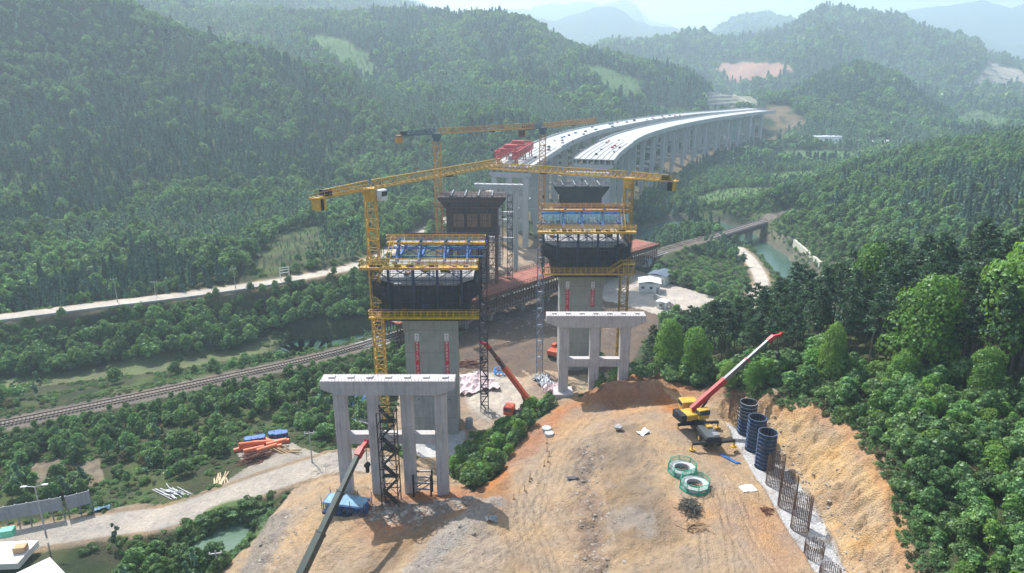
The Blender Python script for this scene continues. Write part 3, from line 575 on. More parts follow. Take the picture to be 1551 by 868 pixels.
TARPW = mat('white_tarpaulin', (.72, .70, .70), .6, var=.12, scale=1)
TARPP = mat('pinkish_sack_cloth', (.62, .50, .50), .8, var=.2, scale=1.5)
MESHG = mat('green_mesh', (.05, .33, .22), .7, var=.2)
MESHD = mat('dark_green_netting', (.04, .16, .13), .8, var=.3)
ORP = mat('orange_plastic_pipe', (.66, .16, .06), .45, var=.15)
ROCK = mat('rock', (.29, .245, .20), .95, var=.35, scale=2, bump=.05, bscale=4, objvar=.3)
BALL = mat('rail_steel', (.10, .07, .055), .45, .7, var=.2)
SLEEP = mat('sleeper_concrete', (.22, .195, .17), .9, var=.15)

def rot2(x, y, a): return x*cos(a)-y*sin(a), x*sin(a)+y*cos(a)
def curve_text(txt, size, m, name, parent, loc, rot=(pi/2, 0, 0)):
    cu = bpy.data.curves.new(name, 'FONT'); cu.body = txt; cu.size = size; cu.align_x = 'CENTER'; cu.align_y = 'CENTER'; cu.extrude = .01
    o = bpy.data.objects.new('tmp', cu); C.objects.link(o); bpy.context.view_layer.update()
    me = bpy.data.meshes.new_from_object(o.evaluated_get(bpy.context.evaluated_depsgraph_get())); bpy.data.objects.remove(o)
    me.materials.clear(); me.materials.append(m); q = link_mesh(name, me, None, parent); q.location = loc; q.rotation_euler = rot; return q

# ------------------------------------------------------------------ portal piers standing free
def cap_profile(hw, h, he, cw):     # half width, height, end height, haunch inset
    return [(-hw, 0), (hw, 0), (hw, -he), (hw-cw, -h), (-hw+cw, -h), (-hw, -he)]
def portal(name, label, x, y, rz, cols, ztop, hw, beams, m, th=2.2, cwid=1.55, group=None, cb_h=1.4, zoff=0, detail=True, ht=2.0, kids=None, ground=None):
    zb = min(hz(x+rot2(c, 0, rz)[0], y+rot2(c, 0, rz)[1]) for c in cols) if ground is None else ground
    t = kids if kids else thing(name, label, 'bridge pier', (x, y, zb), rz, group)
    b = MB().extr([(px_, pz+ztop-zb) for px_, pz in cap_profile(hw, ht, ht*.55, 2.2)], -th/2, th/2).build('cap_beam', m, t); bevel(b, .06)
    for c in cols: bevel(MB().box(c, 0, (ztop-ht-zb-1.5)/2, cwid, cwid*.95, ztop-ht-zb+1.5-.004).build('column', m, t), .12)
    for zb_ in beams:
        for a, c in zip(cols[:-1], cols[1:]):
            MB().box((a+c)/2, 0, zb_-zb-cb_h/2, c-a-cwid+.01, cwid*.72, cb_h).build('cross_beam', m, t)
    if detail:
        for k in range(7):               # bearing plinths on top
            xx = -hw+1.3+(2*hw-2.6)*k/6; MB().box(xx, .1, ztop-zb+.09, .8, .7, .18).build('bearing_plinth', m, t)
        mb = MB()
        for k in range(int(hw*2/.42)):
            xx = -hw+.25+k*.42
            for yy in (-th/2+.12, th/2-.12): mb.beam((xx, yy, ztop-zb), (xx+random.gauss(0, .03), yy, ztop-zb+.22+random.random()*.12), .035)
        tag(mb.build('starter_bars', REB, t), kind='stuff')
    return t
portal('portal_pier', 'pale concrete portal pier with four columns, nearest to the camera at left', -15.7, 80.4, 0, [-6.35, -2.1, 2.2, 6.5], -37.5, 8.5, [-45.3], CONC_L)
p2 = portal('portal_pier', 'pale concrete portal pier with three columns beside the pine grove', 13.7, 106.7, 0, [-5.1, 0, 5.0], -38.3, 8.1, [-46.1], CONC_L, cwid=1.6, ht=2.1)
MB().box(-5.1, -.2, .2, 3.2, 3.2, 1.6).build('footing', CONC_L, p2)
MB().box(4, 0, .1, 9, 3, .7).build('ground_beam', CONC_L, p2)

# ------------------------------------------------------------------ main piers with pier head and form traveller
def main_pier(x, y, label, zt=-42.4):
    zb = -68.5; t = thing('main_bridge_pier', label, 'bridge pier', (x, y, zb), 0); H = zt-zb; mb = MB()
    w0, w1, d = 4.75, 5.25, 2.9
    lv = [(0, w0), (H-4.6, w0), (H-1.6, w1-.08), (H, w1)]
    for (z0, a), (z1, b) in zip(lv[:-1], lv[1:]):
        n = len(mb.v); mb.v += [(-a, -d, z0), (a, -d, z0), (a, d, z0), (-a, d, z0), (-b, -d, z1), (b, -d, z1), (b, d, z1), (-b, d, z1)]
        mb.f += [(n, n+1, n+5, n+4), (n+1, n+2, n+6, n+5), (n+2, n+3, n+7, n+6), (n+3, n, n+4, n+7)]
    n = len(mb.v); mb.f.append((n-4, n-3, n-2, n-1)); mb.build('shaft', CONC_G, t)
    jb = MB()                                   # pour joints and tie holes
    for z in np.arange(4.5, H-1, 4.5): jb.box(0, -d-.005, z, 2*w0+.02, .03, .05)
    jb.build('pour_joint', mat('dark_joint', (.16, .165, .15), .9), t)
    for xx in (-3.2, 3.2):
        for z in (H-1.2, H-9.6, H-17.6): MB().tube((xx+.6*(xx < 0), -d-.03, z), (xx+.6*(xx < 0), -d+.1, z), .13, 8).build('tie_hole', BLK, t)
    pr = [(-8.3, H+7.4), (8.3, H+7.4), (8.3, H+7.0), (5.3, H+6.0), (w1, H+.02), (-w1, H+.02), (-5.3, H+6.0), (-8.3, H+7.0)]
    MB().extr(pr, -5.6, 6.2).build('girder_head', CONC_W, t)
    k = MB()
    for i in range(70):
        xx, yy = random.uniform(-8, 8), random.uniform(-5.3, 5.8); z = H+7.4; k.beam((xx, yy, z), (xx, yy, z+random.uniform(.2, .7)), .05)
    for i in range(9): k.beam((-8, -5+i*1.3, H+7.52), (8, -5+i*1.3, H+7.52), .06)
    tag(k.build('starter_bars', REB, t), kind='stuff')
    for i in range(6): MB().box(random.uniform(-7, 7), random.uniform(-4.5, 5), H+7.7, random.uniform(.4, 1.4), random.uniform(.3, .9), random.uniform(.3, .6), random.random()*3).build('deck_crate', random.choice((RUST, YEL, WOODP, BLK, BLU)), t)
    return t
main_pier(-15.1, 122, 'grey concrete main pier at left with two red banners, carrying the first form traveller')
main_pier(15.4, 148.9, 'grey concrete main pier standing behind the three column portal pier')

def platform(parent, name, x0, x1, y0, y1, z, m, rail=True, th=.35):
    mb = MB().box((x0+x1)/2, (y0+y1)/2, z-th/2, x1-x0, y1-y0, th)
    o = mb.build(name, m, parent); o.location = (0, 0, 0)
    if rail:
        r = MB(); sp = 1.15
        for yy in (y0, y1): railing(r, (x0, yy, z), (x1, yy, z), 1.15, sp, .09)
        for xx in (x0, x1): railing(r, (xx, y0, z), (xx, y1, z), 1.15, sp, .09)
        for k in range(int((x1-x0)/1.5)): r.beam((x0+k*1.5, y0-.02, z-th*.5), (x0+k*1.5+.1, y0-.02, z-th*.5), .3, th*.6)
        r.build('railing', m, o)
    return o
def traveller(x, y, label, off=0.0, right=False):
    z0 = -43.4; t = thing('form_traveller', label, 'form traveller', (x, y, z0), 0)
    yf = -7.2     # front face, towards the camera
    bays = [(-5.8, -2.15), (-1.75, 1.95), (2.35, 5.9)]
    for a, b in bays:
        o = MB().box((a+b)/2, yf+.25, 4.5, b-a, .22, 5.6).build('front_panel', BLK, t)
        r = MB()
        for q in range(5): r.box((a+b)/2, yf+.08, 2.0+q*1.15, b-a-.2, .12, .16)
        for q in range(4): r.box(a+.45+(b-a-.9)*q/3, yf+.03, 4.4, .13, .1, 5.4)
        r.build('panel_rib', DBLU, o)
        MB().box((a+b)/2, yf+.5, 7.4, b-a-.6, .5, .5).build('end_board', GREYS, t)
    for s in (-1, 1):       # wing forms under the cantilever flanges
        V = [(s*6.1, 1.7), (s*6.1, 6.5), (s*8.9, 7.6), (s*8.9, 7.95), (s*9.3, 7.95), (s*9.3, 5.6), (s*7.7, 4.4), (s*7.6, 1.7)]
        MB().extr(V if s < 0 else V[::-1], yf+.3, 6.4).build('side_form', BLK, t)
        r = MB()
        for q in range(6): yy = yf+.8+q*2.3; r.beam((s*6.75, yy, .4), (s*6.75, yy, 6.2), .22); r.beam((s*6.75, yy, 3.4), (s*9.0, yy, 7.2), .18); r.beam((s*6.75, yy, 6.2), (s*9, yy, 7.3), .16)
        r.build('form_bracket', DBLU, t)
    for xx in (-6.3, -2.0, 2.15, 6.3):
        MB().box(xx, yf-.15, 6.4, .42, .5, 9.6).build('hanger_post', DBLU, t)
    r = MB()
    for xx in np.arange(-8.5, 9, 1.35):
        r.beam((xx, yf-.75, 1.8), (xx, yf-.75, 11.2), .07)
    for a, b in ((-6.3, -2.0), (-2.0, 2.15), (2.15, 6.3)):
        r.beam((a, yf-.1, 8.6), (b, yf-.1, 11), .14); r.beam((a, yf-.1, 11), (b, yf-.1, 8.6), .14); r.beam((a, yf-.1, 8.4), (b, yf-.1, 8.4), .16); r.beam((a, yf-.1, 9.6), (b, yf-.1, 9.6), .1)
    for s in (-1, 1): r.beam((s*6.3, yf-.1, 8.5), (s*9.2, yf-.1, 11), .14); r.beam((s*9.2, yf-.1, 7.6), (s*9.2, yf-.1, 11.1), .14)
    r.build('hanger_rods', DBLU, t)
    sc = MB()
    for xx in np.arange(-9.0, 9.1, 1.5):
        sc.beam((xx, yf-1.1, 2.1), (xx, yf-1.1, 8.2), .08)
    for zz in (3.2, 4.4, 6.2, 8.0): sc.beam((-9, yf-1.1, zz), (9, yf-1.1, zz), .07)
    for xx in np.arange(-9.0, 8.9, 3.0): sc.beam((xx, yf-1.1, 2.6), (xx+1.5, yf-1.1, 4.4), .06); sc.beam((xx+1.5, yf-1.1, 6.2), (xx+3, yf-1.1, 4.4), .06)
    for s in (-1, 1):
        for yy in np.arange(yf-.5, 6.5, 2.2): sc.beam((s*9.3, yy, .9), (s*9.3, yy, 11), .09)
        for zz in (2.6, 5.0, 7.6, 9.4): sc.beam((s*9.3, yf-.5, zz), (s*9.3, 6.2, zz), .08)
    sc.build('scaffold', BLK, t)
    for q in range(5): MB().box(-7.2+q*3.6+random.gauss(0, .4), yf-.95, random.uniform(2, 6.5), random.uniform(.8, 1.6), .05, random.uniform(.7, 1.5)).build('hanging_board', random.choice((DBLU, BLK, BLK, RUST)), t)
    # underside girders
    for k in range(3): MB().box(0, yf+.9+k*5.2, .95, 13.6, .4, .8).build('bottom_beam', BLK, t)
    for k in range(6): MB().box(-6+k*2.4, -.2, 1.48, .35, 14, .2).build('cross_joist', BLK, t)
    lo = (-9.8 if not right else -9.6, 9.4 if not right else 9.6)
    platform(t, 'lower_platform', lo[0]+off, lo[1]+off, yf-1.9, yf-.95, 2.1, YEL, th=.28)
    platform(t, 'middle_platform', -10.8+off*.5, 9.3+off*.5 if not right else 9.9, yf-1.7, yf-.3, 11.1, YEL, th=.45)
    up = (-7.0, 10.4) if not right else (-9.4, 9.2)
    platform(t, 'upper_platform', up[0], up[1], -3.6, -2.4, 14.2 if not right else 14.7, YEL if not right else ORG, th=.4)
    MB().box((up[0]+up[1])/2, 4.5, 12.3, up[1]-up[0], .5, .5).build('top_beam', BLU, t)
    for xx in (-5.0, -1.1, 3.3, 7.3):
        mb = MB(); mb.beam((xx, -6.8, 11.35), (xx, 6.4, 11.35), .38, .5); mb.beam((xx, -3.2, 11.4), (xx+.25, -3.2, 14.5), .34); mb.beam((xx, -3.2, 14.0), (xx, 5.5, 11.5), .28); mb.beam((xx, -3.2, 14.0), (xx, -6.7, 11.5), .28); mb.beam((xx-.1, -3.4, 14.1), (xx+.6, -3.4, 14.9), .38)
        mb.build('truss_frame', BLU, t)
    br = MB(); xs = [-5.0, -1.1, 3.3, 7.3]
    for a, b in zip(xs[:-1], xs[1:]):
        br.beam((a, -3.3, 11.7), (b, -3.3, 13.8), .16); br.beam((a, -3.3, 13.8), (b, -3.3, 11.7), .16)
        br.beam((a, 3, 11.7), (b, 3, 13), .14)
    br.beam((up[0], -3.3, 13.0), (up[1]-.4, -3.3, 13.0), .15); br.beam((up[0], -3.3, 11.6), (up[1]-.4, -3.3, 11.6), .2); br.beam((up[0], 3.3, 11.6), (up[1]-.4, 3.3, 11.6), .2)
    br.build('wind_brace', BLU, t)
    MB().box(2.5, 6.2, 12.6, 15.5, .12, 2.2).build('rear_sheet', DBLU, t)
    ld = MB(); lx = -6.0 if not right else 7.5
    for s in (-.35, .35): ld.beam((lx+s-.5*(not right), yf-.3, 11.3), (lx+s+.25*(not right), -3.4, 15.2), .12)
    for q in range(11): f = q/10; yy = (yf-.3)*(1-f)-3.4*f; zz = 11.3+3.9*f; xx = lx-.5*(not right)*(1-f)+.25*(not right)*f; ld.beam((xx-.35, yy, zz), (xx+.35, yy, zz), .09)
    ld.build('ladder', YEL, t)
    if right:
        st = MB()
        for k in range(9): st.box(4.6+k*.32, yf-1.5, 2.2+k*.22, .34, .8, .07)
        for dy in (-1.95, -1.05): st.beam((4.4, yf+dy, 2.2), (7.3, yf+dy, 4.1), .12); st.beam((4.4, yf+dy, 3.2), (7.3, yf+dy, 5.1), .08)
        st.box(8.6, yf-1.5, 4.1, 2.6, 1.1, .12); railing(st, (7.3, yf-2, 4.1), (9.9, yf-2, 4.1), 1.0, .8, .07)
        for q in range(3): st.beam((7.5+q*1.1, yf-1.9, 1), (7.5+q*1.1, yf-1.9, 4.1), .1)
        st.build('stair', YEL, t)
        MB().box(1.3, -4.0, 12.7, 1.1, .06, 1.0).build('notice_board', WHT, t)
    # work clutter on the platforms
    for q in range(14): MB().box(random.uniform(-9.5, 8.5), yf-1.0, 11.25, random.uniform(.3, 1.1), .5, random.uniform(.15, .4)).build('stored_item', random.choice((RUST, BLK, WOODP, GREYS)), t)
    return t
traveller(-15.1, 122, 'yellow and blue form traveller on the left main pier beside the near tower crane')
traveller(15.9, 148.9, 'yellow and blue form traveller draped with teal sheet on the right main pier', .3, True)
# teal sheet hanging on the right traveller
mb = MB(); n = 90
for i in range(n+1):
    xx = -9.2+18.2*i/n; w_ = .28*sin(i*1.9)+.15*sin(i*.7)
    bt = 12.9+.35*sin(i*.9)+.25*sin(i*2.3)
    mb.v += [(xx, -3.7, 14.45), (xx+.05*w_, -3.9+w_*.5, 13.6), (xx+w_*.2, -4.0+w_, bt)]
for i in range(n): a = 3*i; mb.f += [(a, a+1, a+4, a+3), (a+1, a+2, a+5, a+4)]
o = mb.build('draped_sheet', TEAL); o.location = (15.9, 148.9, -44); o.modifiers.new('thick', 'SOLIDIFY').thickness = .03
tag(o, 'pale teal sheet hanging in folds from the top platform of the right form traveller', 'tarpaulin')

# banners
def banner(x, y, ztop, chars, label):
    t = thing('banner', label, 'banner', (x, y, ztop), 0)
    MB().box(0, 0, -.8, .78, .03, 1.55).build('header_panel', BANW, t); H = .66*len(chars)+.3
    MB().box(0, 0, -1.6-H/2, .78, .03, H).build('cloth', BANRED, t)
    for i, c in enumerate(chars):
        if c != ' ': curve_text(c, .56, BANW, 'character', t, (0, -.03, -1.6-.36-.66*i))
    g = mat('dark_print', (.12, .14, .16), .7)
    for z, r_ in ((-.45, .2), (-.98, .13)):
        m2 = MB()
        for q in range(8):
            a = q*pi/4; m2.beam((cos(a)*r_, -.03, z+sin(a)*r_), (cos(a+1.9)*r_*.9, -.03, z+sin(a+1.9)*r_*.9), .03)
        m2.build('emblem', g, t)
    MB().box(0, -.02, -1.32, .6, .02, .08).build('print_line', g, t)
y1 = 122-2.9-.05
banner(-17.6, y1, -46.6, '安全为了生产 生产必须安全', 'long red banner with white characters, left one on the left main pier')
banner(-12.1, y1, -46.6, '强化质量意识 提高工程质量', 'long red banner with white characters, right one on the left main pier')
y2 = 148.9-2.9-.05
banner(12.3, y2, -44.9, '安全为了生产 生产必须安全', 'red banner on the right main pier, partly behind the left portal column')
banner(17.9, y2, -44.9, '强化质量意识', 'red banner on the right main pier, partly behind the middle portal column')

# ------------------------------------------------------------------ back piers with their formwork
def back_pier(x, y, label, m_panel, mesh=False, falsework=True, w_=8.9):
    zb = hz(x, y)-1; t = thing('back_bridge_pier', label, 'bridge pier', (x, y, zb), 0); q = -zb
    MB().box(0, 0, (q-41)/2, 9, 5.5, q-41).build('shaft', CONC_G, t)
    z0, z1 = q-(43.5 if not mesh else 40.5), q-(33.6 if not mesh else 34.2)
    V = [(-6.2-.9*(not mesh), z0), (-6.2-.9*(not mesh), z1-3.4), (-w_, z1-.6), (-w_, z1), (w_, z1), (w_, z1-.6), (6.2+.9*(not mesh), z1-3.4), (6.2+.9*(not mesh), z0)]
    MB().extr(V[::-1], -4.4, 5.0).build('formwork_box', m_panel, t)
    for i in range(3): 
        a = -5.4+i*3.7; o = MB().box(a+1.75, -4.6, z0+3.4, 3.1, .2, 3.6).build('front_panel', PLY if not mesh else BLK, t)
        r = MB()
        for k in range(6): r.box(a+.35+k*.56, -4.75, z0+3.4, .12, .1, 3.5)
        r.build('panel_rib', RUST if not mesh else BLK, o)
    for i in range(4): MB().beam((-5.7+i*3.75, -4.9, z0+.2), (-5.7+i*3.75, -4.9, z1+.5), .35).build('soldier_beam', BLK, t)
    for i in range(4): MB().beam((-5.7+i*3.75, -4.6, z1+.35), (-5.7+i*3.75, 5, z1+.35), .3).build('tie_beam', GREYS, t)
    MB().box(0, .3, z0-.3, 15, 10.5, .5).build('support_deck', BLK, t)
    r = MB()
    for k in range(60): xx = random.uniform(-8.5, 8.5); yy = random.uniform(-4, 5); r.beam((xx, yy, z1), (xx, yy, z1+random.uniform(.3, 1.1)), .05)
    railing(r, (-w_, -4.3, z1), (w_, -4.3, z1), 1.1, 1.2, .06); r.build('starter_bars', REB, t)
    if falsework:
        sc = MB()
        for xx in np.arange(-8.4, 8.5, 1.4):
            for yy in (-5.2, 5.4): sc.beam((xx, yy, z0-9), (xx, yy, z1+.8), .12)
        for zz in np.arange(z0-9, z1, 1.8):
            for yy in (-5.2, 5.4): sc.beam((-8.4, yy, zz), (8.4, yy, zz), .11)
            for xx in (-8.4, 8.4): sc.beam((xx, -5.2, zz), (xx, 5.4, zz), .11)
        for k in range(6): sc.beam((-8.4+k*2.8, -5.2, z0-9), (-5.6+k*2.8, -5.2, z0-1), .1)
        sc.build('scaffold', RUST, t)
        for xx in (-6.6, -4.0, -1.3, 1.3, 4.0, 6.6):
            for yy in (-4.2, 0, 4.4): MB().tube((xx, yy, 0), (xx, yy, z0-.5), .42, 8).build('support_pipe', RUST, t)
        r = MB()
        for yy in (-4.2, 4.4):
            for z in np.arange(4, z0-2, 4.5):
                r.beam((-6.6, yy, z), (6.6, yy, z), .18)
                for a in (-6.6, -1.3, 4.0): r.beam((a, yy, z), (a+2.65, yy, z+4.3), .14)
        r.build('pipe_brace', RUST, t)
    if mesh:
        V = MB(); V.v = [(-w_-.2, -4.5, z1+.4), (-6.3, -4.5, z0+.5), (-6.3, 5, z0+.5), (-w_-.2, 5, z1+.4)]; V.f = [(0, 1, 2, 3)]; V.build('safety_net', MESHG, t)
    return t
back_pier(-11.0, 192, 'dark pier head in brown formwork on rusty pipe supports, behind the left traveller', mat('dark_rust_formwork', (.055, .035, .032), .75, .2, var=.4), w_=9.3)
back_pier(21.2, 214, 'black formwork pier head behind the right traveller with green netting at its left edge', BLK, True, False, 8.4)

# ------------------------------------------------------------------ lattice stair towers
def stair_tower(x, y, w_, z0, z1, m, label, name='stair_tower', m2=None, d=None, steps=True, bar=.10):
    d = d or w_; t = thing(name, label, 'stair tower', (x, y, z0), 0); H = z1-z0; mb = MB()
    for a in (-w_/2, w_/2):
        for b in (-d/2, d/2): mb.beam((a, b, 0), (a, b, H), bar*1.3)
    n = int(H/1.9)
    for i in range(n+1):
        z = H*i/n
        for a in (-1, 1):
            mb.beam((-w_/2, a*d/2, z), (w_/2, a*d/2, z), bar); mb.beam((a*w_/2, -d/2, z), (a*w_/2, d/2, z), bar)
            if i < n and not steps: mb.beam((-w_/2, a*d/2, z), (w_/2, a*d/2, z+H/n), bar*.8)
    mb.build('frame', m, t); f = MB()
    if steps:
        for i in range(n):
            z = H*i/n; s = 1 if i % 2 else -1; f.beam((-s*w_*.42, -d*.1*s, z), (s*w_*.42, -d*.1*s, z+H/n), d*.4, .1)
            for yy in (-.35, .35): f.beam((-s*w_*.42, yy*d, z+.9), (s*w_*.42, yy*d, z+H/n+.9), .05)
        f.build('stair_flight', m2 or m, t)
    for i in range(0, n, 2): MB().box(0, d*.3, H*i/n, w_*.9, d*.35, .08).build('landing', m2 or m, t)
    return t
stair_tower(-15.6, 77.2, 2.1, hz(-15.6, 77.2)-.1, -40.3, mat('dark_brown_scaffold', (.07, .045, .04), .7, .2), 'tall brown scaffold stair tower between the columns of the near left portal pier', m2=BLK)
stair_tower(-5.6, 127.6, 1.5, -67.2, -32.6, mat('violet_grey_steel', (.06, .055, .085), .6, .3), 'slender dark lattice stair tower beside the left form traveller', m2=BLK, bar=.12)
stair_tower(6.3, 146, 1.35, -67, -31.6, mat('blue_grey_steel', (.13, .20, .30), .5, .3), 'slender blue grey lattice stair tower left of the right main pier', m2=GREYS, bar=.11)
stair_tower(-.6, 193, 1.5, -67, -34, BLK, 'thin dark stair tower right of the brown pier head', bar=.13)

# ------------------------------------------------------------------ tower cranes
def tower_crane(label, x, y, z0, zt, az, jl, cl, m, mw=1.7, m_head=None, m_cw=None, jh=1.35, tilt=0.0, cab=True, fade=None, mast_m=None):
    t = thing('tower_crane', label, 'tower crane', (x, y, z0), 0); H = zt-z0; m_head = m_head or m
    mb = MB(); truss_box(mb, (0, 0, 0), (0, 0, H-1.6), mw, mw, 1.75, .22, .12); mb.build('mast', mast_m or m, t)
    MB().box(0, 0, .3, 4, 4, .9).build('base_block', CONC_G, t)
    MB().tube((0, 0, H-1.7), (0, 0, H-.6), 1.15, 14).build('slewing_ring', m_head, t)
    MB().box(0, 0, H-.1, 1.9, 1.9, 1.2, -az).build('turntable', m_head, t)
    dx, dy = sin(az), cos(az); T = tan_ = math.tan(tilt); nx, ny = dy, -dx
    def P(s, k=0, z=0): return Vector((dx*s+nx*k, dy*s+ny*k, H+.4+s*T+z))
    j = MB(); hw = .75
    for s_, k, z in ((1, 0, jh), (1, -hw, 0), (1, hw, 0)): j.beam(P(.5, k, z), P(jl, k, z), .2)
    n = int(jl/1.5)
    for i in range(n+1):
        s = .5+(jl-.5)*i/n; j.beam(P(s, -hw), P(s, hw), .1)
        s2 = min(jl, s+(jl-.5)/n/2); s3 = min(jl, s+(jl-.5)/n)
        for k in (-hw, hw): j.beam(P(s, k), P(s2, 0, jh), .11); j.beam(P(s2, 0, jh), P(s3, k), .11)
    j.build('jib', m, t)
    c = MB()
    for k in (-hw, hw): c.beam(P(-.5, k), P(-cl, k), .28)
    for i in range(int(cl/1.5)+1): c.beam(P(-i*1.5, -hw), P(-i*1.5, hw), .14)
    c.beam(P(-.5, 0, jh), P(-cl*.8, 0, jh*.8), .2)
    for i in range(int(cl*.8/1.3)): 
        for k in (-hw, hw): c.beam(P(-i*1.3, k), P(-i*1.3-.65, 0, jh*.95), .11); c.beam(P(-i*1.3-.65, 0, jh*.95), P(-i*1.3-1.3, k), .11)
    railing(c, P(-1, hw+.3, 0), P(-cl, hw+.3, 0), 1.0, 1.5, .05); railing(c, P(-1, -hw-.3, 0), P(-cl, -hw-.3, 0), 1.0, 1.5, .05)
    c.build('counter_jib', m_head, t)
    for i in range(3):
        p = P(-cl+.6+i*.55, 0, -.9); MB().box(p.x, p.y, p.z, 1.7, .45, 2.1, atan2(ny, nx)).build('counterweight', (m_cw or (YEL, BLK, YEL))[i], t)
    p = P(-cl+2.6, 0, .6); MB().box(p.x, p.y, p.z, 1.3, 1.5, 1.1, atan2(ny, nx)).build('winch', BLK, t)
    if cab: 
        p = P(1.2, 1.6, -1.1); o = MB().box(p.x, p.y, p.z, 1.2, 1.5, 1.9, atan2(ny, nx)).build('cab', WHT, t); bevel(o, .1)
        MB().box(p.x, p.y, p.z+.25, 1.24, 1.3, .8, atan2(ny, nx)).build('window', GLASS, o)
    p = P(jl*.55, 0, -.25); MB().box(p.x, p.y, p.z, 1.3, 1.2, .35, atan2(ny, nx)).build('trolley', BLK, t)
    h = MB(); h.beam(p, p-Vector((0, 0, 5)), .05); h.beam(p-Vector((0, 0, 5)), p-Vector((0, 0, 5.7)), .4); h.build('hook_block', BLK, t)
    return t
tower_crane('yellow tower crane at left whose mast passes the left form traveller', -24.2, 117.3, -68, -19.9, radians(36), 37, 12, YEL, 1.75, m_cw=(YEL, BLK, YEL))
tower_crane('yellow tower crane at the right end of the right form traveller', 25.0, 147.6, -68, -22.7, radians(-61), 37, 10.5, YEL, 1.75, m_cw=(YEL, BLK, BLK), tilt=radians(-.5), cab=False, mast_m=mat('dull_yellow_paint', (.40, .25, .045), .6, var=.2, dirt=.4))
tower_crane('orange tower crane with blue head rising behind the brown pier head', -20.9, 195, -68, -17.6, radians(56), 33, 12.5, ORG, 1.9, BGREY, (ORG, ORG, ORG), cab=False)
tower_crane('orange tower crane with blue head beside the launching gantry', 9.8, 225, -67, -18.4, radians(38), 32, 12, ORG, 1.9, BGREY, (RUST, RUST, ORG), cab=False)

# ------------------------------------------------------------------ viaducts
def along(pts, s):
    acc = 0
    for a, b in zip(pts[:-1], pts[1:]):
        l = sqrt((b[0]-a[0])**2+(b[1]-a[1])**2)
        if acc+l >= s or b is pts[-1]:
            f = (s-acc)/l; return a[0]+(b[0]-a[0])*f, a[1]+(b[1]-a[1])*f, atan2(b[1]-a[1], b[0]-a[0])
        acc += l
def length(pts): return sum(sqrt((b[0]-a[0])**2+(b[1]-a[1])**2) for a, b in zip(pts[:-1], pts[1:]))
def s_at_y(pts, y):
    acc = 0
    for a, b in zip(pts[:-1], pts[1:]):
        l = sqrt((b[0]-a[0])**2+(b[1]-a[1])**2)
        if b[1] >= y: return acc+l*(y-a[1])/(b[1]-a[1])
        acc += l
def viaduct(cl, y0, label, nribs=3, free=None):
    s0 = s_at_y(cl, y0); S = s_at_y(cl, 655 if y0 < 270 else 630); sp = 23.0; n = int((S-s0)/sp); hw = 8.3
    t = thing('viaduct', label, 'viaduct', (cl[0][0]*0+along(cl, s0)[0], along(cl, s0)[1], 0), 0); ox, oy = t.location.x, t.location.y
    cache = {}
    for i in range(n):
        sa, sb = s0+i*sp, s0+(i+1)*sp; xa, ya, ta = along(cl, sa); xb, yb, tb = along(cl, min(sb, S-.1))
        if i < nribs:
            for k in range(7):
                o_ = (k-3)*2.36; 
                pa = (xa-ox+sin(ta)*o_, ya-oy-cos(ta)*o_); pb = (xb-ox+sin(tb)*o_, yb-oy-cos(tb)*o_)
                mb = MB(); mb.beam((*pa, -35.08), (*pb, -35.08), 1.9, .16); mb.beam((*pa, -35.9), (*pb, -35.9), .5, 1.47); mb.beam((*pa, -36.9), (*pb, -36.9), .8, .5)
                mb.build('girder', CONC_W, t)
            mb = MB(); ca, cb = (xa-ox, ya-oy, -35.3), (xb-ox, yb-oy, -35.3); mb.beam(ca, cb, 15.6, .12); mb.build('joint_strip', GREYS, t)
        else:
            mb = MB(); m_ = 4
            for q in range(m_):
                x1, y1_, t1 = along(cl, sa+sp*q/m_); x2, y2_, t2 = along(cl, min(sa+sp*(q+1)/m_, S-.1)); o = hw
                A_ = [(x1-ox+sin(t1)*o, y1_-oy-cos(t1)*o), (x2-ox+sin(t2)*o, y2_-oy-cos(t2)*o), (x2-ox-sin(t2)*o, y2_-oy+cos(t2)*o), (x1-ox-sin(t1)*o, y1_-oy+cos(t1)*o)]
                mb.prism(A_, -36.9, -35.0)
            mb.build('deck_slab', CONC_W, t)
        for s_ in (-1, 1):
            mb = MB()
            for q in range(4):
                x1, y1_, t1 = along(cl, sa+sp*q/4); x2, y2_, t2 = along(cl, min(sa+sp*(q+1)/4, S-.1)); o = s_*(hw+.12)
                mb.beam((x1-ox+sin(t1)*o, y1_-oy-cos(t1)*o, -34.75 if i >= nribs else -35.5), (x2-ox+sin(t2)*o, y2_-oy-cos(t2)*o, -34.75 if i >= nribs else -36.0), .3, 1.1 if i >= nribs else 2.0)
            mb.build('parapet' if i >= nribs else 'edge_girder', CONC_B, t)
    # piers are children of the viaduct, each with its columns and beams
    for i in range(n):
        xa, ya, ta = along(cl, s0+i*sp+.4); zg = hz(xa, ya)
        if zg > -41: continue
        e = bpy.data.objects.new('pier', None); C.objects.link(e); e.parent = t; e.location = (xa-ox, ya-oy, 0); e.rotation_euler = (0, 0, ta-pi/2)
        portal('pier', '', 0, 0, 0, [-6, 0, 6], -37.2, 8.0, [z for z in (-46, -55) if z > zg+4], CONC_B, kids=e, ground=zg-2, detail=False, cwid=2.0, ht=1.8, cb_h=1.3)
        for ch in e.children: ch.location.z = zg-2
    return t
viaduct(LCL, 259.5, 'left carriageway of the curving concrete viaduct, with the red gantry on its near end')
viaduct(RCL, 282, 'right carriageway of the curving concrete viaduct, with bare ribbed girders at its near end')
portal('portal_pier', 'grey portal pier in front of the left viaduct end', -4.6, 235, radians(-8), [-6, 0, 6], -37.5, 8.4, [-47, -56], CONC_B, group=None)
portal('portal_pier', 'grey portal pier in front of the right viaduct end', 28.6, 262, radians(-14), [-6, 0, 6], -37.3, 8.2, [-47, -56], CONC_B)
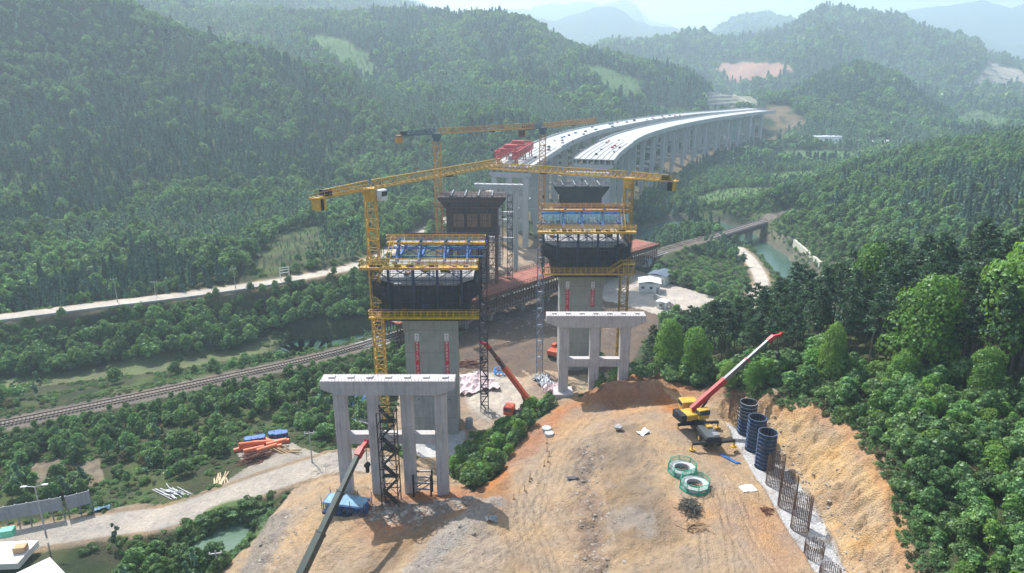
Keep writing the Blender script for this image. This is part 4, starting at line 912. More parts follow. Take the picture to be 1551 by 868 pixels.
# stores and crates on the decks
for cl, y0, y1_ in ((LCL, 285, 560), (RCL, 295, 360)):
    sA, sB = s_at_y(cl, y0), s_at_y(cl, y1_); n = 34 if y1_ > 400 else 9
    for i in range(n):
        s = sA+(sB-sA)*(i+random.random())/n; x, y, a = along(cl, s); o_ = random.choice((-4.5, -1, 2.6, 5.2))+random.gauss(0, .4)
        b = MB().box(0, 0, .35, random.uniform(1, 3.2), random.uniform(.5, 1.1), random.uniform(.5, .9)).build('deck_stores', random.choice((BLK, RUST, RUST, RED, BLU, GREYS)))
        b.location = (x+sin(a)*o_, y-cos(a)*o_, -35.0); b.rotation_euler = (0, 0, a); tag(b, 'small stack of stores on the viaduct deck', 'material stack', 'stores on the viaduct decks')
# launching gantry
xg, yg, ag = along(LCL, s_at_y(LCL, 263)); g = thing('launching_gantry', 'red twin truss launching gantry on the near end of the left viaduct', 'gantry', (xg-1.6, yg, -35), ag)
for sy in (-3.4, 3.4):
    mb = MB(); truss_box(mb, (-4, sy, 4.2), (33, sy, 4.2), 1.6, 2.6, 2.3, .32, .2); mb.build('main_truss', RED, g)
for xx in (0, 17, 31):
    for sy in (-3.4, 3.4):
        mb = MB(); mb.beam((xx, sy-.5, 0), (xx, sy-.3, 3), .4); mb.beam((xx, sy+.5, 0), (xx, sy+.3, 3), .4); mb.beam((xx, sy-.5, 1.2), (xx, sy+.5, 1.2), .25); mb.build('leg', RED, g)
    MB().beam((xx, -4, 5.8), (xx, 4, 5.8), .7).build('cross_beam', RED, g)
for xx in (6, 22): MB().box(xx, 0, 6.5, 2.4, 5, 1.2).build('lifting_trolley', RED, g)
MB().box(9, 0, 2.2, 8, 1.6, 1.4).build('carried_girder', CONC_W, g)

# ------------------------------------------------------------------ railway
def track():
    t = thing('railway_track', 'single railway track curving through the valley under the bridge', 'railway track', (0, 0, 0), 0)
    Lr, Rr = ribbon(RAIL, .75)
    for ln in (Lr, Rr):
        mb = MB()
        for a, b in zip(ln[:-1], ln[1:]): mb.beam((*a, -63.1), (*b, -63.1), .12, .2)
        mb.build('rail', BALL, t)
    me = None; S = length(RAIL); i = 0
    smb = MB(); smb.box(0, 0, 0, .3, 2.5, .18); sme = bpy.data.meshes.new('sleeper'); sme.from_pydata(smb.v, [], smb.f); sme.materials.append(SLEEP)
    s_mid = s_at_y(RAIL, 112)
    for k in range(280):
        x, y, a = along(RAIL, s_mid+k*.65); o = link_mesh('sleeper', sme, None, t); o.location = (x, y, -63.28); o.rotation_euler = (0, 0, a)
    return t
track()
# open concrete viaduct of the railway across the yard and the river bridge
def rail_bridge(xa, xb, label, m, piers, gd=1.5, name='railway_bridge', w_=4.6):
    pts = [p for p in RAIL if xa <= p[0] <= xb]
    dense = smooth_line(pts, 3); t = thing(name, label, 'railway bridge', (dense[0][0], dense[0][1], -64), 0); ox, oy = dense[0][0], dense[0][1]
    mb = MB(); bt = MB()
    for a, b in zip(dense[:-1], dense[1:]): mb.beam((a[0]-ox, a[1]-oy, -.1-gd/2+.3), (b[0]-ox, b[1]-oy, -.1-gd/2+.3), w_, gd); bt.beam((a[0]-ox, a[1]-oy, .4), (b[0]-ox, b[1]-oy, .4), 3.4, .38)
    mb.build('girder', m, t); bt.build('ballast', mat('ballast', (.24, .21, .19), .95, var=.3, scale=3, bump=.05), t)
    for s_ in (-1, 1):
        L1, R1 = ribbon(dense, w_/2+.25); ln = L1 if s_ > 0 else R1; r = MB()
        for a, b in zip(ln[:-1], ln[1:]): r.beam((a[0]-ox, a[1]-oy, .35), (b[0]-ox, b[1]-oy, .35), .35, .25); railing(r, (a[0]-ox, a[1]-oy, .4), (b[0]-ox, b[1]-oy, .4), 1.0, 2.0, .06, 1)
        r.build('walkway', m, t)
    for xx in piers:
        j = min(range(len(dense)), key=lambda i: abs(dense[i][0]-xx)); p = dense[j]; q = dense[min(j+1, len(dense)-1)]; a = atan2(q[1]-p[1], q[0]-p[0])
        o = MB().box(p[0]-ox, p[1]-oy, -4.6, 1.6, 3.0, 6.4, a).box(p[0]-ox, p[1]-oy, -1.5, 2.0, 4.4, .8, a).build('pier', CONC_G, t); bevel(o, .15)
    return t
rail_bridge(-38, 60, 'low concrete railway viaduct crossing the yard beneath the rust red gallery', mat('old_concrete', (.40, .39, .37), .9, var=.2, streak=.25), [-30, -22, -14, -6, 2, 10, 18, 27, 36, 46])
rail_bridge(76, 130, 'dark girder railway bridge over the green river at right', mat('dark_weathered_girder', (.11, .095, .09), .8, var=.2), [93, 101.5, 112, 121], 1.7)
# protective gallery over the railway
gp = [p for p in smooth_line([p for p in RAIL if -34 < p[0] < 50], 3)]
gal = thing('railway_gallery', 'long rust red sheeted gallery on steel columns covering the railway', 'gallery', (gp[0][0], gp[0][1], -67), 0); ox, oy = gp[0][0], gp[0][1]
for i in range(0, len(gp)-1):
    a, b = gp[i], gp[i+1]; A = Vector((a[0]-ox, a[1]-oy, 8.6)); B = Vector((b[0]-ox, b[1]-oy, 8.6)); d = (B-A); L_ = d.length; d.normalize(); nrm = Vector((d.y, -d.x, 0))
    MB().beam(A+d*.04, B-d*.04, 10.0, .18).build('roof_panel', ROOFR, gal)
    r = MB(); railing(r, A+nrm*5, B+nrm*5, 1.1, 1.0, .09); railing(r, A-nrm*5, B-nrm*5, 1.1, 1.5, .09); r.beam(A+nrm*4.9-Vector((0, 0, .6)), B+nrm*4.9-Vector((0, 0, .6)), .3, .9); r.build('edge_girder', RUST, gal)
    for k in range(3):
        p = A+d*L_*k/3
        for s_ in (-4.6, 4.6): MB().beam(p+nrm*s_-Vector((0, 0, .2)), p+nrm*s_-Vector((0, 0, 5.6 if s_ > 0 else 8)), .26).build('column', RUST, gal)
    r = MB()
    for k in range(3):
        p = A+d*L_*k/3; q = A+d*L_*(k+1)/3; r.beam(p+nrm*4.6-Vector((0, 0, 1)), q+nrm*4.6-Vector((0, 0, 5)), .12); r.beam(p+nrm*4.6-Vector((0, 0, 3)), q+nrm*4.6-Vector((0, 0, 3)), .14); r.beam(p+nrm*4.6-Vector((0, 0, 5.2)), q+nrm*4.6-Vector((0, 0, 5.2)), .2)
    r.build('side_brace', RUST, gal)
# ------------------------------------------------------------------ vegetation
F_BROAD = foliage_mat('broadleaf_foliage', (0.066, 0.146, 0.050), (0.175, 0.292, 0.101), .38, .35)
F_BRIGHT = foliage_mat('fresh_foliage', (0.094, 0.205, 0.041), (0.179, 0.313, 0.071), .45, .2)
F_PINE = foliage_mat('pine_needles', (0.034, 0.072, 0.038), (0.068, 0.125, 0.065), .32, .25)
F_FIR = foliage_mat('plantation_needles', (0.044, 0.100, 0.070), (0.100, 0.180, 0.121), .28, .4)
F_EUC = foliage_mat('pale_foliage', (0.112, 0.210, 0.149), (0.208, 0.320, 0.230), .38, .3)
F_SHRUB = foliage_mat('shrub_foliage', (0.080, 0.157, 0.060), (0.160, 0.265, 0.101), .42, .3)
F_DRY = foliage_mat('dry_foliage', (.10, .10, .045), (.17, .16, .08), .4, .2)
F_RUST = foliage_mat('rust_foliage', (.30, .12, .02), (.35, .16, .03), .4, .1)
BARK = mat('bark', (.15, .12, .095), .95, var=.3, scale=3, bump=.03)

def leaf_mesh(name, cen, nrm, size, m, aspect=1.0, jit=0.5, seed=0):
    g = np.random.default_rng(seed); n = len(cen)
    nr = nrm+g.normal(0, jit, (n, 3)); nr /= np.linalg.norm(nr, axis=1)[:, None]+1e-9
    t = np.cross(nr, g.normal(0, 1, (n, 3))); t /= np.linalg.norm(t, axis=1)[:, None]+1e-9; b = np.cross(nr, t)
    s = size*g.uniform(.65, 1.35, (n, 1)); a = t*s*.5*aspect; c = b*s*.5
    fold = nr*s*.18
    V = np.stack([cen-a-fold, cen-c, cen+a-fold, cen+c], 1).reshape(-1, 3)
    me = bpy.data.meshes.new(name); me.vertices.add(4*n); me.vertices.foreach_set('co', V.ravel().astype(np.float32))
    me.loops.add(4*n); me.loops.foreach_set('vertex_index', np.arange(4*n, dtype=np.int32))
    me.polygons.add(n); me.polygons.foreach_set('loop_start', np.arange(0, 4*n, 4, dtype=np.int32)); me.polygons.foreach_set('loop_total', np.full(n, 4, np.int32))
    me.update(calc_edges=True); me.materials.append(m); return me
def crown_points(g, n, lobes):
    cs = np.array([l[:3] for l in lobes]); rr = np.array([l[3] for l in lobes]); sq = np.array([l[4] if len(l) > 4 else .8 for l in lobes])
    k = g.choice(len(lobes), n, p=rr**2/np.sum(rr**2)); d = g.normal(0, 1, (n, 3)); d /= np.linalg.norm(d, axis=1)[:, None]
    d[:, 2] = np.where((d[:, 2] < -.3) & (g.uniform(size=n) < .7), -d[:, 2], d[:, 2])
    rad = g.uniform(.72, 1.06, n)**.7
    p = cs[k]+d*np.stack([rr[k], rr[k], rr[k]*sq[k]], 1)*rad[:, None]; return p, d
def broad_crown(name, seed, m, R=1.9, H=4.2, n=620, leaf=.42, nl=9, base=.22):
    g = np.random.default_rng(seed); lobes = []
    for i in range(nl):
        a = i*2.4+g.uniform(-.4, .4); q = (i+.5)/nl; hh = H*(base+.12+(1-base-.28)*q); rr = R*(1-.62*q**1.6)*g.uniform(.35, .72)
        lobes.append((cos(a)*rr, sin(a)*rr, hh, R*g.uniform(.34, .55), g.uniform(.65, .9)))
    lobes.append((0, 0, H*.62, R*.62, .9)); lobes.append((g.normal()*.2, g.normal()*.2, H*.84, R*.38, .9))
    p, d = crown_points(g, n, lobes); return leaf_mesh(name, p, d, leaf, m, 1.15, .36, seed)
def shrub_crown(name, seed, m, R=1.1, H=1.5, n=420, leaf=.22):
    g = np.random.default_rng(seed); lobes = [(g.normal()*R*.45, g.normal()*R*.45, H*g.uniform(.3, .6), R*g.uniform(.4, .6), .85) for i in range(5)]
    p, d = crown_points(g, n, lobes); p[:, 2] = np.abs(p[:, 2]); return leaf_mesh(name, p, d, leaf, m, 1.2, .6, seed)
def fir_crown(name, seed, m, R=1.25, H=6.2, n=300, leaf=.55, base=.12):
    g = np.random.default_rng(seed); q = g.uniform(0, 1, n)**.8; a = g.uniform(0, 2*pi, n); z = H*(base+(1-base)*q)
    r = R*(1-q)**.75*g.uniform(.45, 1.05, n)*(1+.25*np.sin(z*4.2+seed))+.05
    p = np.stack([np.cos(a)*r, np.sin(a)*r, z-.18*r], 1); d = np.stack([np.cos(a), np.sin(a), np.full(n, .55)], 1)
    return leaf_mesh(name, p, d, leaf, m, 1.3, .32, seed)
def euc_crown(name, seed, m, R=1.0, H=7.0, n=260, leaf=.5):
    g = np.random.default_rng(seed); lobes = [(g.normal()*R*.35, g.normal()*R*.35, H*q, R*g.uniform(.45, .7)*(1.15-q*.5), 1.25) for q in (.3, .45, .6, .74, .88)]
    p, d = crown_points(g, n, lobes); return leaf_mesh(name, p, d, leaf, m, 1.4, .6, seed)
def pine_crown(name, seed, m, H=16.0, n=1400, leaf=.30):
    g = np.random.default_rng(seed); P = []; Dn = []
    nb = 26
    for i in range(nb):
        q = i/(nb-1); z = H*(.48+.5*q)+g.normal()*.2; a = i*2.4+g.uniform(-.5, .5); L_ = (2.6*(1-q)**.7+.45)*g.uniform(.55, 1.1)
        k = n//nb; t = g.uniform(.35, 1.05, k)
        px_ = cos(a)*L_*t+g.normal(0, .26, k); py_ = sin(a)*L_*t+g.normal(0, .26, k); pz_ = z+L_*.22*t+g.normal(0, .17, k)
        P.append(np.stack([px_, py_, pz_], 1)); Dn.append(np.stack([px_*.2, py_*.2, np.ones(k)], 1))
    return leaf_mesh(name, np.concatenate(P), np.concatenate(Dn), leaf, m, 1.5, .7, seed)
def trunk_mesh(name, seed, H, r, limbs=5, lean=.03, zl=.3, spread=.9, top=.92, nseg=8):
    g = random.Random(seed); mb = MB(); pts = [(0, 0, -0.6)]; x = y = 0
    for i in range(1, nseg+1): x += g.gauss(0, lean*H/nseg); y += g.gauss(0, lean*H/nseg); pts.append((x, y, H*top*i/nseg))
    for i in range(nseg): mb.tube(pts[i], pts[i+1], r*(1-.85*i/nseg), 6, r*(1-.85*(i+1)/nseg), cap=False)
    for k in range(limbs):
        q = zl+(top-zl)*k/limbs; i = min(nseg-1, int(q/top*nseg)); p = pts[i+1]; a = k*2.4+g.random(); l = spread*(1-.6*q)
        mb.tube(p, (p[0]+cos(a)*l, p[1]+sin(a)*l, p[2]+l*.5), r*.4*(1-q*.5), 5, r*.12, cap=False)
    me = bpy.data.meshes.new(name); me.from_pydata(mb.v, [], mb.f); me.materials.append(BARK); me.update(); return me

KIND = {}
def reg(kind, crowns, trunks): KIND[kind] = (crowns, trunks)
reg('broad', [broad_crown('crown', 10+i, F_BROAD, R, H, 950, .33) for i, (R, H) in enumerate([(1.9, 4.3), (2.2, 4.0), (1.6, 4.9)])], [trunk_mesh('trunk', 10+i, 3.2, .11, 6, zl=.25) for i in range(3)])
reg('bright', [broad_crown('crown', 20+i, F_BRIGHT, R, H, 1100, .31, 11) for i, (R, H) in enumerate([(2.1, 4.6), (1.7, 5.2)])], [trunk_mesh('trunk', 20+i, 3.6, .12, 6, zl=.25) for i in range(2)])
reg('bigbright', [broad_crown('crown', 120+i, F_BRIGHT, 4.6, 11.5, 6500, .30, 19, .12) for i in range(2)], [trunk_mesh('trunk', 120+i, 9, .22, 8, zl=.2, spread=2.5) for i in range(2)])
reg('shrub', [shrub_crown('crown', 30+i, F_SHRUB) for i in range(3)], [trunk_mesh('stem', 30+i, 1.0, .05, 5, zl=.1, spread=.6, nseg=3) for i in range(3)])
reg('pine', [pine_crown('crown', 40+i, F_PINE, H) for i, H in enumerate((15, 16.5, 14))], [trunk_mesh('trunk', 40+i, H, .17, 9, lean=.035, zl=.45, spread=2.0, top=.97, nseg=9) for i, H in enumerate((15, 16.5, 14))])
reg('fir', [fir_crown('crown', 50+i, F_FIR, R, H) for i, (R, H) in enumerate([(1.25, 6.0), (1.05, 6.8), (1.4, 5.4)])], [trunk_mesh('trunk', 50, 4.5, .1, 0)])
reg('euc', [euc_crown('crown', 60+i, F_EUC) for i in range(2)], [trunk_mesh('trunk', 60, 5.5, .08, 3)])
reg('dry', [shrub_crown('crown', 70+i, F_DRY, 1.2, 2.2, 260, .28) for i in range(2)], [trunk_mesh('stem', 70, 1.4, .05, 5, zl=.1, spread=.6, nseg=3)])
reg('lowfir', [fir_crown('crown', 80+i, F_FIR, 1.3, 6.0, 110, .9) for i in range(2)], None)
reg('lowbroad', [broad_crown('crown', 85+i, F_BROAD, 2.2, 4.2, 150, .85) for i in range(2)], None)
reg('loweuc', [euc_crown('crown', 90+i, F_EUC, 1.2, 6.5, 110, .9) for i in range(2)], None)

def individual(name, kind, x, y, s, label, group, cat='tree', dz=-.15, sz=None):
    crowns, trunks = KIND[kind]; i = random.randrange(len(crowns))
    t = thing(name, label, cat, (x, y, hz(x, y)+dz), random.uniform(0, 6.28), group); t.scale = (s, s, (sz or s)*random.uniform(.85, 1.15))
    link_mesh('crown', crowns[i], None, t)
    if trunks: link_mesh('stem' if kind in ('shrub', 'dry') else 'trunk', trunks[i % len(trunks)], None, t)
    return t
def proto_obj(me, nm):
    return bpy.data.objects.new(nm, me)
def mass(name, label, items, cat='forest'):
    """items: list of (kind, array[n,4] of x,y,scale,zscale); one geometry-nodes object"""
    protos = []; P = []; A = []
    for kind, arr in items:
        if not len(arr): continue
        i0 = len(protos); cr = KIND[kind][0]
        for j, me in enumerate(cr): protos.append(proto_obj(me, 'foliage_source'))
        P.append(np.c_[arr[:, 0], arr[:, 1], lookup_h(arr[:, 0], arr[:, 1])-.15])
        A.append(np.c_[rng.integers(i0, i0+len(cr), len(arr)), rng.uniform(0, 6.28, len(arr)), arr[:, 2], arr[:, 3]])
    if not P: return
    P = np.concatenate(P); A = np.concatenate(A); n = len(P)
    me = bpy.data.meshes.new(name); me.vertices.add(n); me.vertices.foreach_set('co', P.ravel().astype(np.float32))
    k = me.attributes.new('which', 'INT', 'POINT'); k.data.foreach_set('value', A[:, 0].astype(np.int32))
    k = me.attributes.new('turn', 'FLOAT', 'POINT'); k.data.foreach_set('value', A[:, 1].astype(np.float32))
    sc = np.stack([A[:, 2], A[:, 2], A[:, 3]], 1); k = me.attributes.new('size', 'FLOAT_VECTOR', 'POINT'); k.data.foreach_set('vector', sc.ravel().astype(np.float32))
    o = bpy.data.objects.new(name, me); C.objects.link(o); tag(o, label, cat, kind='stuff')
    ng = bpy.data.node_groups.new(name, 'GeometryNodeTree'); ng.interface.new_socket('Geometry', in_out='INPUT', socket_type='NodeSocketGeometry'); ng.interface.new_socket('Geometry', in_out='OUTPUT', socket_type='NodeSocketGeometry')
    N = ng.nodes; L = ng.links; gi = N.new('NodeGroupInput'); go = N.new('NodeGroupOutput'); ip = N.new('GeometryNodeInstanceOnPoints'); jn = N.new('GeometryNodeJoinGeometry')
    for p in reversed(protos):
        oi = N.new('GeometryNodeObjectInfo'); oi.inputs['Object'].default_value = p; oi.inputs['As Instance'].default_value = True; L.new(oi.outputs['Geometry'], jn.inputs[0])
    def attr(nm, tp):
        a = N.new('GeometryNodeInputNamedAttribute'); a.data_type = tp; a.inputs[0].default_value = nm; return a
    ip.inputs['Pick Instance'].default_value = True
    L.new(gi.outputs[0], ip.inputs['Points']); L.new(jn.outputs[0], ip.inputs['Instance'])
    L.new(attr('which', 'INT').outputs[0], ip.inputs['Instance Index']); L.new(attr('size', 'FLOAT_VECTOR').outputs[0], ip.inputs['Scale'])
    cx = N.new('ShaderNodeCombineXYZ'); L.new(attr('turn', 'FLOAT').outputs[0], cx.inputs[2]); L.new(cx.outputs[0], ip.inputs['Rotation'])
    L.new(ip.outputs[0], go.inputs[0]); md = o.modifiers.new('scatter', 'NODES'); md.node_group = ng
    return o

def jgrid(x0, x1, y0, y1, d):
    xs = np.arange(x0, x1, d); ys = np.arange(y0, y1, d); X, Y = np.meshgrid(xs, ys); X = X.ravel()+rng.uniform(-.48, .48, X.size)*d; Y = Y.ravel()+rng.uniform(-.48, .48, Y.size)*d
    return X, Y
def inview(x, y, m=140):
    z = lookup_h(x, y); px, py, t = pix(x, y, z+3); return (px > -m) & (px < 1551+m) & (py > -60) & (py < 868+m*1.3) & (t > 40)
def blocked(x, y, pad=0.0):
    b = inpoly(x, y, SITE)
    for g in GREENIN: b &= ~inpoly(x, y, g)
    for ln, hw in ((LROAD, 3.6), (SROAD, 4.2), (BANKROAD, 3.6), (RAIL, 3.6)): b |= pline(x, y, ln)[0] < hw+pad
    dr = pline(x, y, RIVER)[0]; wd = 7+5*np.exp(-((y-312)/18)**2)-1*np.exp(-((y-240)/30)**2)-2.5*(x < -60); b |= dr < wd+pad
    for cl, rad in ((LCL, 11), (RCL, 12)): b |= (pline(x, y, cl)[0] < rad) & (y > 225)
    b |= inpoly(x, y, YARD) | (pond_mask(x, y) < 1.5)
    for f in PLOTS: b |= inpoly(x, y, f)
    for a, q, hw, c in FARROADS: b |= pline(x, y, [a, q])[0] < hw+4
    for poly, c in FARCUTS: b |= inpoly(x, y, poly)
    for poly in CLEAR+[STORE]: b |= inpoly(x, y, poly)
    return b
CLEAR = [[(-80, 50), (-80, 79), (-52, 79), (-50, 66), (-50, 50)]]
PINES = [(24, 113), (30, 108.5), (36, 105), (45, 99.5), (56, 86), (62, 74), (68, 66), (84, 78), (88, 92), (76, 108), (60, 120), (44, 129), (32, 131), (25, 124)]
ORCH = [(50, 222), (62, 205), (72, 190), (80, 205), (82, 235), (76, 255), (60, 250), (52, 240)]
BELT_L = None
def far_(x, y): return np.hypot(x, y)

# -- pines on the bank behind the cut
X, Y = jgrid(20, 95, 60, 140, 2.7); k = inpoly(X, Y, PINES) & ~blocked(X, Y); X, Y = X[k], Y[k]
front = pline(X, Y, [(24, 113), (36, 105), (45, 99.5), (56, 86), (68, 66)])[0]; o = np.argsort(front); X, Y = X[o], Y[o]
rest_pine = []
for i in range(len(X)):
    s = random.uniform(.78, 1.02)*(.60+.32*min(1, max(0, (X[i]-24)/40)))
    if i < 230: individual('pine_tree', 'pine', X[i], Y[i], s, 'tall thin dark pine with a bare trunk in the grove behind the excavated slope', 'pines in the grove behind the cut')
    else: rest_pine.append((X[i], Y[i], s, s))
# -- bright broadleaf trees standing among them
bright_spots = [(470, 1030, 555, .9), (1120, 0, 0, 0)]
for (px, py, z, s, sz, nm) in [(1392, 572, -40.3, 2.9, 3.1, 'bright green broadleaf tree rising high among the dark pines'), (1365, 592, -41, 1.2, 1.5, 'lower bright green broadleaf tree at the foot of the tall bright one'), (1545, 560, -36.5, 3.2, 3.6, 'bright green broad tree at the right edge of the pine grove'), (1490, 600, -38, 1.3, 1.6, 'bright green leafy tree near the right end of the pines'), (1010, 585, -52, 1.5, 2.1, 'light green broadleaf tree at the left end of the pine grove'), (1050, 585, -50, 1.4, 2.0, 'rounded green broadleaf tree second from the left end of the pine grove'), (1100, 592, -47.5, .9, 1.0, 'green bush tree just behind the crane boom'), (1255, 585, -43, 1.2, 1.9, 'pale leafed slender tree before the dark pines'), (1140, 592, -46, .9, 1.1, 'yellow green bush tree beside the crane boom'), (1310, 500, -42, 2.6, 3.3, 'yellow green tree crown showing above the middle of the pine grove')]:
    x, y, _ = at(px, py, z); individual('broadleaf_tree', 'bigbright', x, y, s*.42, nm, None, sz=sz*.42)
x, y, _ = at(1385, 652, -41); individual('rust_shrub', 'shrub', x, y, 1.0, 'rust orange leafed shrub in the green slope above the excavated cut', None, 'shrub').children[0]
rs_ = [o for o in C.objects if o.name == 'rust_shrub'][0]; mm = rs_.children[0].data.copy(); mm.materials.clear(); mm.materials.append(F_RUST); rs_.children[0].data = mm; rs_.scale = (.8, .8, 1.1); rs_.location.z += 1.5

def zone(what, x, y):
    e = float(pline(np.array([x]), np.array([y]), CREST)[0][0]); px, py, _ = pix(x, y, hz(x, y))
    w_ = 'on the very edge of the excavated cut' if e < 2.5 else 'in the lower right corner of the photo' if py > 720 else 'in the strip between the pines and the cut' if px < 1300 else 'on the slope below the right end of the pines' if py < 650 else 'in the thicket towards the right edge'
    return what+' '+w_, what+'s '+w_
# -- thicket on the slope right of the cut
NEARP = [(24, 104), (33, 99), (39, 92), (42, 84), (43.2, 76), (43, 66), (40.5, 57), (38.8, 46), (100, 40), (100, 70), (62, 76), (46, 99), (30, 110)]
X, Y = jgrid(22, 90, 42, 112, 1.45); k = inpoly(X, Y, NEARP) & ~blocked(X, Y) & inview(X, Y, 60); X, Y = X[k], Y[k]
o = np.argsort(np.hypot(X-38, (Y-60)*.7)); X, Y = X[o], Y[o]; nb = 0; nsb = 0; rest = {'broad': [], 'bright': [], 'shrub': [], 'dry': []}
edge = pline(X, Y, CREST)[0]
for i in range(len(X)):
    u = random.random(); e = edge[i]
    kd = 'shrub' if (e < 2.2 or u < .33) else ('bright' if u < .5 else 'dry' if u < .54 else 'broad')
    nz = float(fbm(X[i:i+1]/6, Y[i:i+1]/6, 3, 99)[0])
    s = random.uniform(.5, .95)*(1+.45*nz) if kd in ('broad', 'bright') else random.uniform(.7, 1.3)
    if kd == 'broad' and nb < 250: nb += 1; individual('bushy_tree', kd, X[i], Y[i], s, *zone('dense green leafy tree', X[i], Y[i]))
    elif kd == 'bright' and nb < 400 and len([1]) and nb >= 0 and rest.setdefault('nbr', 0) < 140: rest['nbr'] += 1; individual('light_green_tree', kd, X[i], Y[i], s*.85, *zone('light green leafy tree', X[i], Y[i]))
    elif kd == 'shrub' and nsb < 260: nsb += 1; individual('shrub', kd, X[i], Y[i], s, *zone('low green shrub', X[i], Y[i]), 'shrub')
    else: rest[kd].append((X[i], Y[i], s, s))
rest.pop('nbr', None)
arr = lambda l: np.array(l).reshape(-1, 4)
mass('thicket', 'dense green undergrowth filling the slope right of the excavated cut', [(k_, arr(v)) for k_, v in rest.items()]+[('pine', arr(rest_pine))])

# -- bushes on the bank between the haul slope and the yard, and other clumps round the site
for g_, d_, lab, grp in ((GREENIN[0], 1.5, 'green bushy tree on the steep bank below the orange slope, facing the yard', 'bushes on the bank below the orange slope'), (GREENIN[1], 1.5, 'green bush behind the orange mound beside the right portal', 'bushes behind the orange mound'), (GREENIN[2], 1.8, 'green bush behind the left portal', 'bushes behind the left portal')):
    xs = [p[0] for p in g_]; ys = [p[1] for p in g_]; X, Y = jgrid(min(xs), max(xs), min(ys), max(ys), d_); k = inpoly(X, Y, g_)
    for x, y in zip(X[k], Y[k]): individual('bank_bush', random.choice(('broad', 'bright', 'shrub', 'broad')), x, y, random.uniform(.45, .8), lab, grp, 'bush')
# a few shrubs round the right portal base and in the yard
for px, py, z, s in ((800, 640, -61, .7), (770, 640, -62, .8), (740, 655, -63, .8), (715, 640, -64, .7), (880, 610, -53, .45), (905, 612, -52.3, .4), (885, 590, -57, .6), (860, 570, -63, .5), (910, 560, -60, .8), (700, 680, -62, .8), (950, 590, -53, .6), (935, 545, -57, 1.1), (905, 530, -60, 1.2), (970, 590, -51.5, .7), (985, 585, -51.5, .7), (1005, 583, -51, .7)):
    x, y, _ = at(px, py, z); individual('yard_bush', random.choice(('broad', 'shrub')), x, y, s*1.1, 'small green bush growing among the piers beside the construction yard', 'bushes among the piers', 'bush')

def fz(what, x, y, belt, rb):
    px, py, _ = pix(x, y, hz(x, y)); w_ = 'in the belt below the valley road' if belt else 'in the dark belt just before the railway' if rb else 'around the pond and lower road at left' if py > 745 else 'beside the small brown fields at left' if px < 260 else 'in the clump behind the material piles at left' if px < 420 else 'just left of the near left portal pier'
    return what+' '+w_, what+'s '+w_
# -- flat land left of the site, between fields, railway and river
X, Y = jgrid(-150, -14, 50, 215, 2.1); n = fbm(X/13, Y/13, 3, 101)
dR, sR, _, _ = pline(X, Y, RAIL); dL, sL, _, _ = pline(X, Y, LROAD); dV = pline(X, Y, RIVER)[0]; dS = pline(X, Y, SROAD)[0]
keep = np.zeros(X.shape); keep = np.where((dR > 3.8) & (dR < 15) & (sR < 0), 1.0, keep)          # dark belt on the near side of the railway
keep = np.where((dR > 3.8) & (dR < 17) & (sR > 0) , np.clip(.6+n*1.4, 0, .9), keep)
keep = np.where((dL > 4) & (dL < 19) & (sL < 0), 1.0, keep)                                       # belt below the valley road
keep = np.where((dL > 3.6) & (dL < 12) & (sL > 0), .25, keep)
near = (dR >= 15) & (sR < 0); keep = np.where(near, np.where(n > .12, .95, .10), keep)
px, py, _ = pix(X, Y, lookup_h(X, Y)); keep = np.where(near & (py > 590) & (px > 420) & (px < 600) & (Y > 97), 1.0, keep)
keep = np.where(near & (Y < 80) & (px < 400) & (px > 60), np.maximum(keep, .85), keep); keep = np.where(near & (py > 715) & (py < 800) & (px < 60) , .0, keep)
keep = np.where((px > 170) & (px < 345) & (py > 640) & (py < 725), np.maximum(keep, .8), keep); keep = np.where(near & (px < 150) & (py > 725) & (py < 760), .95, keep)
keep = np.where(inpoly(X, Y, pp([(350, 640), (480, 640), (520, 700), (420, 720), (330, 740), (200, 760), (180, 740), (330, 690)], -62.5)), 0, keep)
k = (rng.uniform(size=X.size) < keep) & ~blocked(X, Y, .3) & inview(X, Y, 60) & ~((dV < 9) & (X > -75)) & (dS > 4.6)
X, Y, n, dR, sR, dL, sL = X[k], Y[k], n[k], dR[k], sR[k], dL[k], sL[k]
o = np.argsort(np.hypot(X, Y)); cnt = 0; cs_ = 0; ce_ = 0; rest = {'broad': [], 'shrub': [], 'euc': [], 'dry': []}
for i in o:
    belt = (dL[i] < 19 and sL[i] < 0); rb = (dR[i] < 15 and sR[i] < 0); u = random.random()
    kd = 'broad' if (belt or rb or u < .5) else ('shrub' if u < .85 else 'euc' if u < .93 else 'dry')
    s = random.uniform(.75, 1.25) if belt else random.uniform(.55, .85) if rb else random.uniform(.5, .95)
    if dR[i] < 8: s = min(s, .42)
    if belt and dL[i] < 8: s *= .62
    if kd == 'broad' and cnt < 290: cnt += 1; individual('valley_tree', kd, X[i], Y[i], s, *fz('dark green broadleaf tree', X[i], Y[i], belt, rb))
    elif kd == 'shrub' and cs_ < 200: cs_ += 1; individual('field_shrub', kd, X[i], Y[i], s*1.3, *fz('low green shrub', X[i], Y[i], belt, rb), 'shrub')
    elif kd == 'dry' and ce_ < 40: ce_ += 1; individual('dry_shrub', kd, X[i], Y[i], s*1.5, 'pale dry looking shrub among the green ones near the small fields', 'pale dry shrubs near the fields', 'shrub')
    else: rest[kd].append((X[i], Y[i], s, s*random.uniform(.85, 1.2)))
for k in range(240):
    a = random.uniform(0, 2*pi); r_ = random.uniform(1.02, 2.4); x = -39.9+cos(a)*3.0*r_; y = 82.2+sin(a)*3.3*r_
    if pond_mask(np.array([x]), np.array([y]))[0] > 1.0 and x < -35 and pline(np.array([x]), np.array([y]), SROAD)[0][0] > 3.0: rest['shrub'].append((x, y, random.uniform(.4, .9), random.uniform(.3, .6)))
